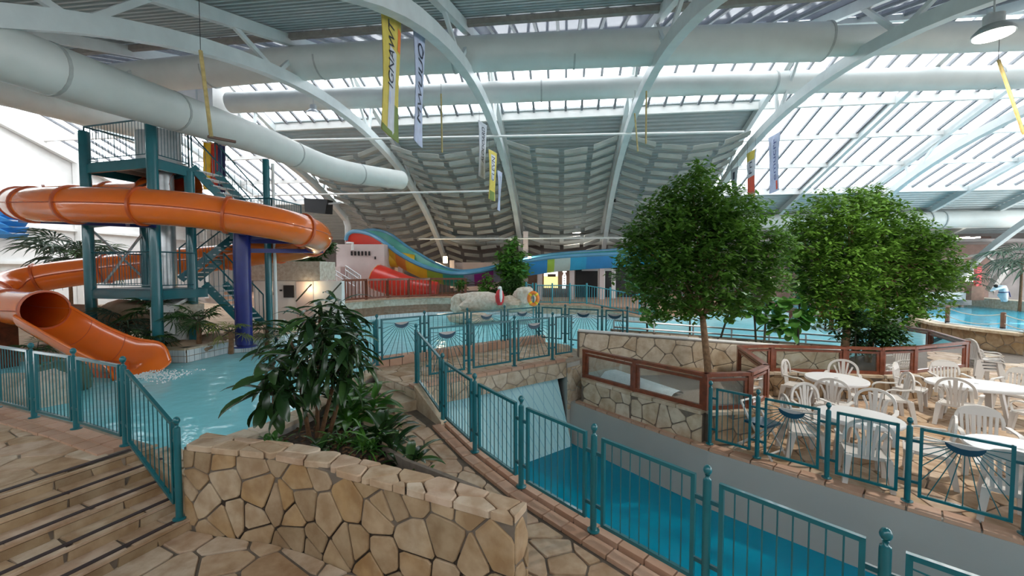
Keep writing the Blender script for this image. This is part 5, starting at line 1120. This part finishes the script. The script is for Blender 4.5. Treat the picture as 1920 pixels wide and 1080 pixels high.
def put(parent, me, pos, yaw, pitch, roll=0., s=1., name='leaf'):
    o_ = link(name, me, parent)
    o_.matrix_basis = Matrix.Translation(pos) @ Matrix.Rotation(yaw, 4, 'Z') @ Matrix.Rotation(pitch, 4, 'X') @ Matrix.Rotation(roll, 4, 'Y') @ Matrix.Scale(s, 4); return o_
LM = {k: [leafmesh('leaf', L * (.85 + .15 * j), w * (.9 + .1 * j), mt, dr, fo, shape=sh) for j in range(3)] for k, (L, w, mt, dr, fo, sh) in
      dict(dark=(.33, .062, 'leaf_dark', .5, .3, 'lance'), rubber=(.36, .13, 'leaf_dark', .35, .3, 'oval'), lily=(.42, .13, 'leaf_bright', .5, .35, 'lance'), strap=(.45, .05, 'leaf_bright', .6, .3, 'strap'), fig=(.30, .22, 'leaf_fig', .18, .15, 'round'), grey=(.4, .15, 'leaf_grey', .4, .3, 'lance'),
           dlily=(.44, .14, 'leaf_dark', .45, .35, 'lance'), small=(.12, .06, 'leaf_bright', .3, .2, 'oval'), yellow=(.34, .10, 'leaf_yellow', .4, .3, 'lance'), climb=(.42, .34, 'leaf_fig', .25, .2, 'oval'), red=(.4, .09, 'flower_red', .4, .3, 'lance')).items()}
def heads(root, o, tops, kind, per, s=1., rr=R, spread=(-.9, .9)):
    for t in tops:
        for k in range(per):
            put(root, rr.choice(LM[kind]), V3(t) - o + V3((rr.uniform(-.03, .03), rr.uniform(-.03, .03), rr.uniform(-.10, .10))), k * 2.4 + rr.uniform(-.4, .4), rr.uniform(*spread), rr.uniform(-.5, .5), s * rr.uniform(.75, 1.15))
def stems(root, o, lines, r0, mat, r1=None):
    for L_ in lines:
        p = [V3(q) - o for q in L_]; p = smoothpath(p, 4); n = len(p); MB().tube(p, [lerp(r0, r1 or r0 * .6, i / (n - 1)) for i in range(n)], 8).build('trunk', mat, root, True)
rr = random.Random(21)
o = ZP(594, 822, soil_z); r = empty('umbrella_plant', 'tall dark-leaved planter shrub with several brown stems', 'plant', o)
bases = [o + V3(v) for v in ((-.1, 0, 0), (-.02, .05, 0), (.06, -.03, 0), (.14, .04, 0))]
tops = [YP(px, py, 5.1 + dd) for px, py, dd in ((545, 640, .1), (575, 605, -.1), (600, 590, .2), (632, 600, 0), (655, 628, .15), (560, 668, -.25), (605, 640, -.35), (640, 665, -.2), (668, 668, .2), (590, 690, .1), (622, 702, -.05), (530, 690, .15), (648, 705, .1), (575, 720, .15), (612, 620, .5), (520, 655, .3), (635, 575, .3), (662, 645, -.15))]
stems(r, o, [[b, lerp(b, t, .5) + V3((0, 0, .1)), t] for b, t in zip(bases, (tops[0], tops[2], tops[4], tops[8]))], .032, 'bark_brown', .018)
for t in tops[5:]: MB().tube([lerp(o + V3((0, 0, .55)), t, .25) - o, t - o], .008, 5).build('twig', 'stem', r)
heads(r, o, tops, 'dark', 20, 1.08, rr, (-.9, .75))
o = ZP(517, 816, soil_z); r = empty('rubber_plant', 'smaller planter shrub with broad dark leaves over the water', 'plant', o)
tp_ = [YP(px, py, 4.85) for px, py in ((512, 700), (500, 722), (530, 730), (515, 685), (490, 745), (545, 745))]
stems(r, o, [[o, o + V3((-.01, 0, .4)), tp_[0]]], .045, 'bark_brown', .02); heads(r, o, tp_, 'rubber', 7, .95, rr, (-1.1, .5))
for k, (px, py, z, kind, n, s, lab) in enumerate(((660, 800, .5, 'lily', 26, 1.05, 'bright green arching leaf clump behind the trunk'), (715, 822, .5, 'dlily', 24, 1.0, 'dense broad-leaved clump in the middle of the planter'), (690, 850, .5, 'strap', 34, .8, 'striped strap-leaved clump near the planter wall'), (735, 850, .5, 'dlily', 14, .85, 'drooping broad leaf clump beside the path edge'),
                                         (648, 775, .5, 'dlily', 20, 1.1, 'broad-leaved clump half hidden behind the tall shrub'), (675, 760, .5, 'lily', 18, 1.0, 'green leaf clump at the upper end of the planter'), (765, 872, .5, 'dlily', 12, .7, 'dark leaf clump nearest the path edge'), (700, 790, .5, 'lily', 12, 1.2, 'upright green leaf clump in front of the bridge steps'), (642, 835, .5, 'strap', 30, .6, 'small grassy clump under the tall shrub'), (598, 848, .5, 'dlily', 14, .55, 'low dark leaf clump behind the wall coping'), (515, 838, .52, 'small', 36, 1.2, 'low leafy ground cover at the foot of the rubber shrub'), (795, 900, .52, 'small', 26, 1.0, 'small round-leaved seedling at the corner of the planter'))):
    o = ZP(px, py, z); r = empty('leafy_clump', lab, 'plant', o)
    for j in range(n):
        put(r, rr.choice(LM[kind]), V3((rr.gauss(0, .05), rr.gauss(0, .05), rr.uniform(0, .06))), j * 2.4 + rr.uniform(-.3, .3), rr.uniform(.15, 1.25), rr.uniform(-.3, .3), s * rr.uniform(.7, 1.15))
    if kind == 'lily': heads(r, o, [o + V3((0, 0, .25))], kind, 8, s * .8, rr, (.2, 1.1))
# bark chips on the planter soil
m = MB()
for k in range(500):
    x, y = rr.uniform(-3.1, -.6), rr.uniform(3.7, 6.); c = V3((x, y, soil_z + .008)); a = rr.uniform(0, 3.1)
    if any(True for _ in [0]) and (x + 3.1) * .4 + 4.55 - .45 * (x + 3.1) < y < 6 and y < 3.42 + (-.31 - x) * 1.15: m.bar(c - V3((math.cos(a), math.sin(a), 0)) * .03, c + V3((math.cos(a), math.sin(a), .2)) * .03, .025, .012)
if m.v: tag(m.build('bark_mulch', 'bark_brown'), 'loose bark chips covering the planter soil', 'mulch', kind='stuff')

# trees: leaves too many to count
def tree(label, base, limbs, clusters, d, nleaf, lsize, seed, mat='leaf_tree', bark='bark', r0=.075):
    rr = random.Random(seed); o = V3(base); root = empty('indoor_tree', label, 'tree', o)
    for L_, ra, rb in limbs:
        p = smoothpath([V3(q) - o for q in L_], 4); n = len(p); MB().tube(p, [lerp(ra, rb, i / (n - 1)) for i in range(n)], 9).build('trunk', mat=bark, parent=root, smooth=True)
    vs, fs = [], []; tot = sum(c[2] ** 2 for c in clusters)
    for cx, cy, cr in clusters:
        c = YP(cx, cy, d + rr.uniform(-.25, .25)); R_ = cr / F * d; n = int(nleaf * cr * cr / tot)
        tw_ = [(V3((rr.gauss(0, 1), rr.gauss(0, 1), rr.gauss(0, 1))).normalized() * rr.random() ** .45) for _ in range(max(4, n // 9))]
        for k in range(n):
            q = c + V3([x * R_ for x in tw_[k % len(tw_)]]) * 1.0 + V3((rr.gauss(0, .07), rr.gauss(0, .07), rr.gauss(0, .05))) - o
            a = rr.uniform(0, 6.283); dr = V3((math.cos(a), math.sin(a), rr.uniform(-.9, .25))).normalized(); s = dr.cross(up).normalized(); s = (s + up * rr.uniform(-.5, .5)).normalized(); l = lsize * rr.uniform(.7, 1.25); i = len(vs); f = dr.cross(s) * l * .06
            vs += [tuple(q), tuple(q + dr * l * .45 + s * l * .24 + f), tuple(q + dr * l), tuple(q + dr * l * .45 - s * l * .24 + f)]; fs += [(i, i + 1, i + 2), (i, i + 2, i + 3)]
        if rr.random() < .8: MB().tube([lerp(V3(limbs[0][0][-1]), c, .1) - o, lerp(V3(limbs[0][0][-1]), c, .6) + V3((0, 0, .1)) - o, c - o], [.025, .018, .008], 5).build('branch', bark, root, True)
    fo = MB(); fo.v = vs; fo.f = fs; fo.build('foliage', mat, root)['kind'] = 'stuff'
    return root
d = 9.0; g = lambda px, py, dd=0.: YP(px, py, d + dd)
tree('nearest leafy tree standing in the gravel bed behind the angled barrier', (*YP(1328, 712, 9.).xy, .2), [([(*YP(1328, 712, 9.).xy, .15), g(1327, 690), g(1321, 630), g(1317, 592)], .085, .06), ([g(1317, 595), g(1330, 560), g(1330, 520), g(1318, 440)], .055, .02), ([g(1318, 597), g(1300, 570), g(1285, 540, .2), g(1262, 500, .3)], .045, .015), ([g(1329, 540), g(1360, 490), g(1395, 450)], .035, .01)],
     [(1308, 330, 30), (1300, 365, 48), (1295, 400, 70), (1235, 415, 55), (1360, 405, 65), (1240, 455, 80), (1320, 450, 95), (1395, 435, 70), (1215, 510, 62), (1290, 520, 85), (1375, 510, 85), (1440, 470, 45), (1435, 520, 45), (1240, 570, 42), (1300, 570, 36), (1365, 560, 36), (1195, 450, 35), (1255, 370, 25)], d, 20000, .145, 5)
d = 11.2
tree('leafy tree with a pale upright trunk behind the long barrier', (*YP(1583, 690, d).xy, .18), [([(*YP(1583, 690, d).xy, .12), g(1584, 655), g(1590, 610), g(1596, 580)], .11, .085), ([g(1590, 612), g(1578, 575), g(1560, 530)], .07, .02), ([g(1596, 585), g(1604, 550), g(1600, 480), g(1595, 420)], .06, .02)],
     [(1600, 375, 32), (1590, 405, 55), (1540, 410, 55), (1500, 445, 40), (1550, 460, 80), (1610, 455, 70), (1505, 500, 50), (1560, 520, 75), (1610, 525, 60), (1545, 570, 50), (1600, 575, 45), (1520, 545, 40)], d, 16000, .15, 6)
d = 11.6
tree('spreading leafy tree with a slanting trunk beside the round pool', (*YP(1626, 690, d).xy, .18), [([(*YP(1626, 690, d).xy, .12), g(1632, 650), g(1643, 600), g(1652, 560), g(1660, 500)], .09, .045), ([g(1652, 560), g(1690, 510), g(1730, 480)], .045, .012)],
     [(1645, 380, 35), (1655, 425, 55), (1700, 440, 50), (1660, 480, 70), (1720, 475, 55), (1765, 455, 28), (1690, 525, 65), (1750, 515, 50), (1785, 500, 25), (1650, 560, 50), (1740, 555, 40), (1690, 575, 35), (1660, 605, 30)], d, 15000, .15, 7)
d = 11.; tree('leafy vine climbing the pale tree trunk', (*YP(1606, 690, 11.).xy, .18), [([(*YP(1606, 690, 11.).xy, .1), g(1604, 640), g(1602, 590)], .03, .015)], [(1603, 600, 24), (1608, 625, 28), (1610, 648, 26), (1570, 600, 12), (1576, 625, 10)], d, 1500, .13, 8, 'leaf_palm', 'stem')
tree('dark leafy bush below the slanting trunk', (*YP(1663, 690, 11.).xy, .18), [([(*YP(1663, 690, 11.).xy, .1), g(1663, 640), g(1663, 615)], .03, .015)], [(1660, 620, 26), (1665, 642, 30), (1690, 625, 14), (1645, 630, 14)], d, 1500, .13, 9, 'leaf_palm', 'stem')
d = 24.; tree('tall climbing plant on a pillar in the back of the hall', (*YP(962, 548, 24).xy, .95), [([(*YP(962, 548, 24).xy, .95), g(962, 500), g(960, 460)], .12, .06)], [(962, 455, 14), (955, 475, 20), (970, 480, 20), (950, 497, 22), (972, 505, 22), (960, 520, 22), (965, 535, 20)], d, 1500, .38, 10, 'leaf_fig', 'stem')
tree('dark green hedge bush behind the pool boulders', (*YP(950, 550, 22.9).xy, .95), [([(*YP(950, 550, 22.9).xy, .9), YP(950, 535, 22.9)], .05, .03)], [(930, 545, 16), (955, 540, 18), (975, 538, 18), (968, 525, 14)], 22.9, 1200, .2, 12, 'leaf_palm', 'stem')
tree('light green bush left of the red figure', (*YP(915, 552, 22.9).xy, .95), [([(*YP(915, 552, 22.9).xy, .9), YP(915, 535, 22.9)], .05, .03)], [(914, 520, 9), (912, 532, 12), (908, 545, 14), (866, 530, 12), (862, 538, 10)], 22.9, 800, .22, 13, 'leaf_bright', 'stem')
tree('shadowy tree on the ledge above the white wall', (*YP(580, 500, 18.).xy, 2.7), [([(*YP(580, 500, 18.).xy, 2.5), YP(582, 480, 18.)], .06, .04)], [(582, 482, 20), (565, 490, 14), (600, 470, 14), (618, 462, 12), (480, 492, 16), (500, 488, 16), (470, 485, 12)], 18., 1500, .24, 14, 'leaf_palm', 'stem')
tree('red flowering bush far behind the trees', (*YP(1548, 610, 17).xy, -.2), [([(*YP(1548, 610, 17).xy, -.25), YP(1548, 590, 17)], .05, .03)], [(1540, 572, 12), (1555, 570, 13), (1548, 585, 14)], 17., 700, .16, 15, 'flower_red', 'stem')
# fiddle-leaf figs around the nearest tree
def fig(label, base, lines, tops, per, s, seed, spread=(-1.0, .6)):
    rr = random.Random(seed); o = V3(base); r = empty('fig_plant', label, 'plant', o); stems(r, o, lines, .03, 'stem', .02); heads(r, o, tops, 'fig', per, s, rr, spread)
q = lambda px, py, dd: YP(px, py, dd)
fig('fiddle-leaf fig beside the far end of the bridge fence', q(1215, 640, 11.6), [[q(1215, 640, 11.6), q(1210, 570, 11.6), q(1200, 520, 11.6)]], [q(px, py, 11.6) for px, py in ((1205, 545), (1225, 560), (1212, 580), (1215, 600), (1238, 585), (1190, 530), (1235, 545), (1180, 500), (1165, 478))], 8, 1.0, 31)
fig('fiddle-leaf fig between bridge and nearest trunk', q(1293, 640, 11.5), [[q(1293, 640, 11.5), q(1293, 590, 11.5), q(1285, 550, 11.5)]], [q(px, py, 11.5) for px, py in ((1275, 570), (1300, 580), (1285, 560), (1262, 562))], 6, 1.0, 32, (-1.3, .2))
fig('large fiddle-leaf fig with round leaves behind the barrier corner', q(1430, 690, 10.45), [[q(1430, 690, 10.45), q(1435, 610, 10.9), q(1440, 540, 10.9)], [q(1420, 690, 10.9), q(1415, 600, 10.9), q(1410, 550, 10.9)]], [q(px, py, 10.9) for px, py in ((1405, 560), (1425, 570), (1450, 575), (1425, 590), (1460, 590), (1470, 565), (1400, 585), (1450, 610), (1480, 575), (1465, 615), (1435, 605))], 9, 1.15, 33)
fig('fiddle-leaf fig with hanging leaves left of the pale trunk', q(1497, 690, 10.9), [[q(1497, 690, 10.9), q(1497, 610, 10.9), q(1500, 560, 10.9)]], [q(px, py, 10.9) for px, py in ((1500, 585), (1515, 580), (1490, 600), (1512, 600), (1480, 620), (1500, 560))], 6, 1.1, 34, (-1.3, .3))
fig('fig branch leaning out at the left of the nearest crown', q(1370, 650, 11.4), [[q(1345, 655, 11.4), q(1362, 600, 11.4), q(1380, 560, 11.4)]], [q(px, py, 11.4) for px, py in ((1378, 575), (1362, 590), (1385, 590), (1370, 555))], 6, 1.0, 35)
# island planting
FM = {'palm': [fanmesh(.62, 'leaf_palm'), fanmesh(.5, 'leaf_palm', 11, .5)], 'grey': [fanmesh(.6, 'leaf_grey', 13, .55)], 'yellow': [fanmesh(.5, 'leaf_yellow', 9, .4)]}
def palm(label, base, h, n, kind, s, seed, trunk=True):
    rr = random.Random(seed); o = V3(base); r = empty('fan_palm', label, 'palm', o)
    MB().tube([(0, 0, -.1), (.02, 0, h * .5), (0, 0, h)], [.07, .06, .05], 8).build('trunk', 'bark_brown', r, True)
    for k in range(n):
        y = k * 2.4 + rr.uniform(-.3, .3); pi = rr.uniform(-.5, 1.0); l = rr.uniform(.3, .55) * s; dv = V3((-math.sin(y) * math.cos(pi), math.cos(y) * math.cos(pi), math.sin(pi))) * l
        MB().tube([(0, 0, h), V3((0, 0, h)) + dv], .01, 4).build('leaf_stalk', 'stem', r); put(r, rr.choice(FM[kind]), V3((0, 0, h)) + dv, y, pi - .35, rr.uniform(-.2, .2), s * rr.uniform(.85, 1.15), 'frond')
def gp(px, py, z=.6): return ZP(px, py, z)
palm('dark fan palm right of the front tower column', (*YP(300, 620, 11.6).xy, .6), .95, 16, 'palm', 1.0, 41); palm('grey leaved fan palm in front of the tower', (*YP(238, 620, 11.5).xy, .6), .65, 14, 'grey', 1.0, 42); palm('green fan palm under the tower stairs', (*YP(372, 620, 11.4).xy, .6), .75, 18, 'palm', .85, 43)
palm('yellow green fan palm beside the blue column', (*YP(432, 630, 11.2).xy, .6), .5, 12, 'yellow', .75, 44); palm('large grey palm behind the left tower column', (*YP(130, 500, 17).xy, .6), 2.6, 20, 'grey', 1.9, 45); palm('small palm low beside the orange chute', (*YP(70, 660, 9.9).xy, .6), .25, 12, 'palm', .55, 46)
palm('feathery palm on the left of the orange lower tube', (*YP(175, 470, 18).xy, .6), 2.4, 14, 'palm', 1.7, 47); palm('low fan palm in front of the pump housing', (*YP(285, 640, 11.0).xy, .6), .3, 14, 'palm', .7, 48); palm('small palm at the foot of the right tower column', (*YP(500, 625, 12.3).xy, .6), .4, 12, 'palm', .8, 49)
palm('large palm behind the robed person', (*YP(1912, 575, 23.).xy, .4), 3.0, 18, 'grey', 1.9, 50); palm('palm at the back of the round pool beside the rust screen', (*YP(1800, 560, 27).xy, .5), 1.6, 14, 'grey', 1.6, 51)
for k, (px, py, kind, n, s, lab) in enumerate(((240, 585, 'red', 26, .9, 'reddish bromeliad clump behind the tower column'), (215, 585, 'lily', 18, .9, 'bright green clump behind the left tower column'), (505, 640, 'yellow', 16, .7, 'pale fern clump at the pool rim'), (545, 590, 'lily', 22, 1.1, 'broad green leaf clump by the right tower column'), (120, 575, 'dlily', 26, 1.0, 'dark shrub clump behind the chute mouth'), (330, 645, 'dlily', 16, .7, 'low dark clump among the island rocks'),
                                       (210, 650, 'grey', 16, .8, 'grey green clump beside the chute'), (100, 690, 'strap', 24, .6, 'grassy tuft behind the platform fence'))):
    o = ZP(px, py, .6) if py > 600 else V3((*YP(px, py, 12.5).xy, .9)); r = empty('island_shrub', lab, 'plant', o)
    for j in range(n): put(r, rr.choice(LM[kind]), V3((rr.gauss(0, .12), rr.gauss(0, .12), rr.uniform(0, .12))), j * 2.4, rr.uniform(.1, 1.2), rr.uniform(-.3, .3), s * rr.uniform(.8, 1.3))
for k, (px, py, z, rd, mt, lab) in enumerate(((350, 652, .62, (.6, .4, .22), 'rock', 'flat brown rock at the pool rim below the tower'), (400, 640, .62, (.55, .4, .25), 'rock', 'brown rock near the blue column'), (325, 640, .65, (.45, .35, .35), 'rock', 'brown rock under the pump housing'), (480, 636, .6, (.5, .35, .2), 'rock', 'low rock right of the blue column'),
                                      (245, 590, .8, (1.1, .6, .45), 'rock', 'orange brown rock slab behind the tower columns'), (150, 595, .8, (1.0, .6, .4), 'rock', 'layered rock pile behind the chute mouth'), (90, 745, .45, (.42, .35, .5), 'pale_rock', 'pale boulder seen through the platform fence'), (25, 745, .45, (.5, .4, .45), 'pale_rock', 'pale boulder left of the other one behind the platform fence'),
                                      (118, 712, .55, (.5, .35, .42), 'leaf_grey', 'grey green smooth rock under the chute'), (440, 632, .62, (.4, .3, .22), 'rock', 'small rock at the foot of the blue column'))):
    blob('island_rock', ZP(px, py, z) if py > 600 else YP(px, py, 12.6), rd, mt, lab, 'rock', 70 + k)
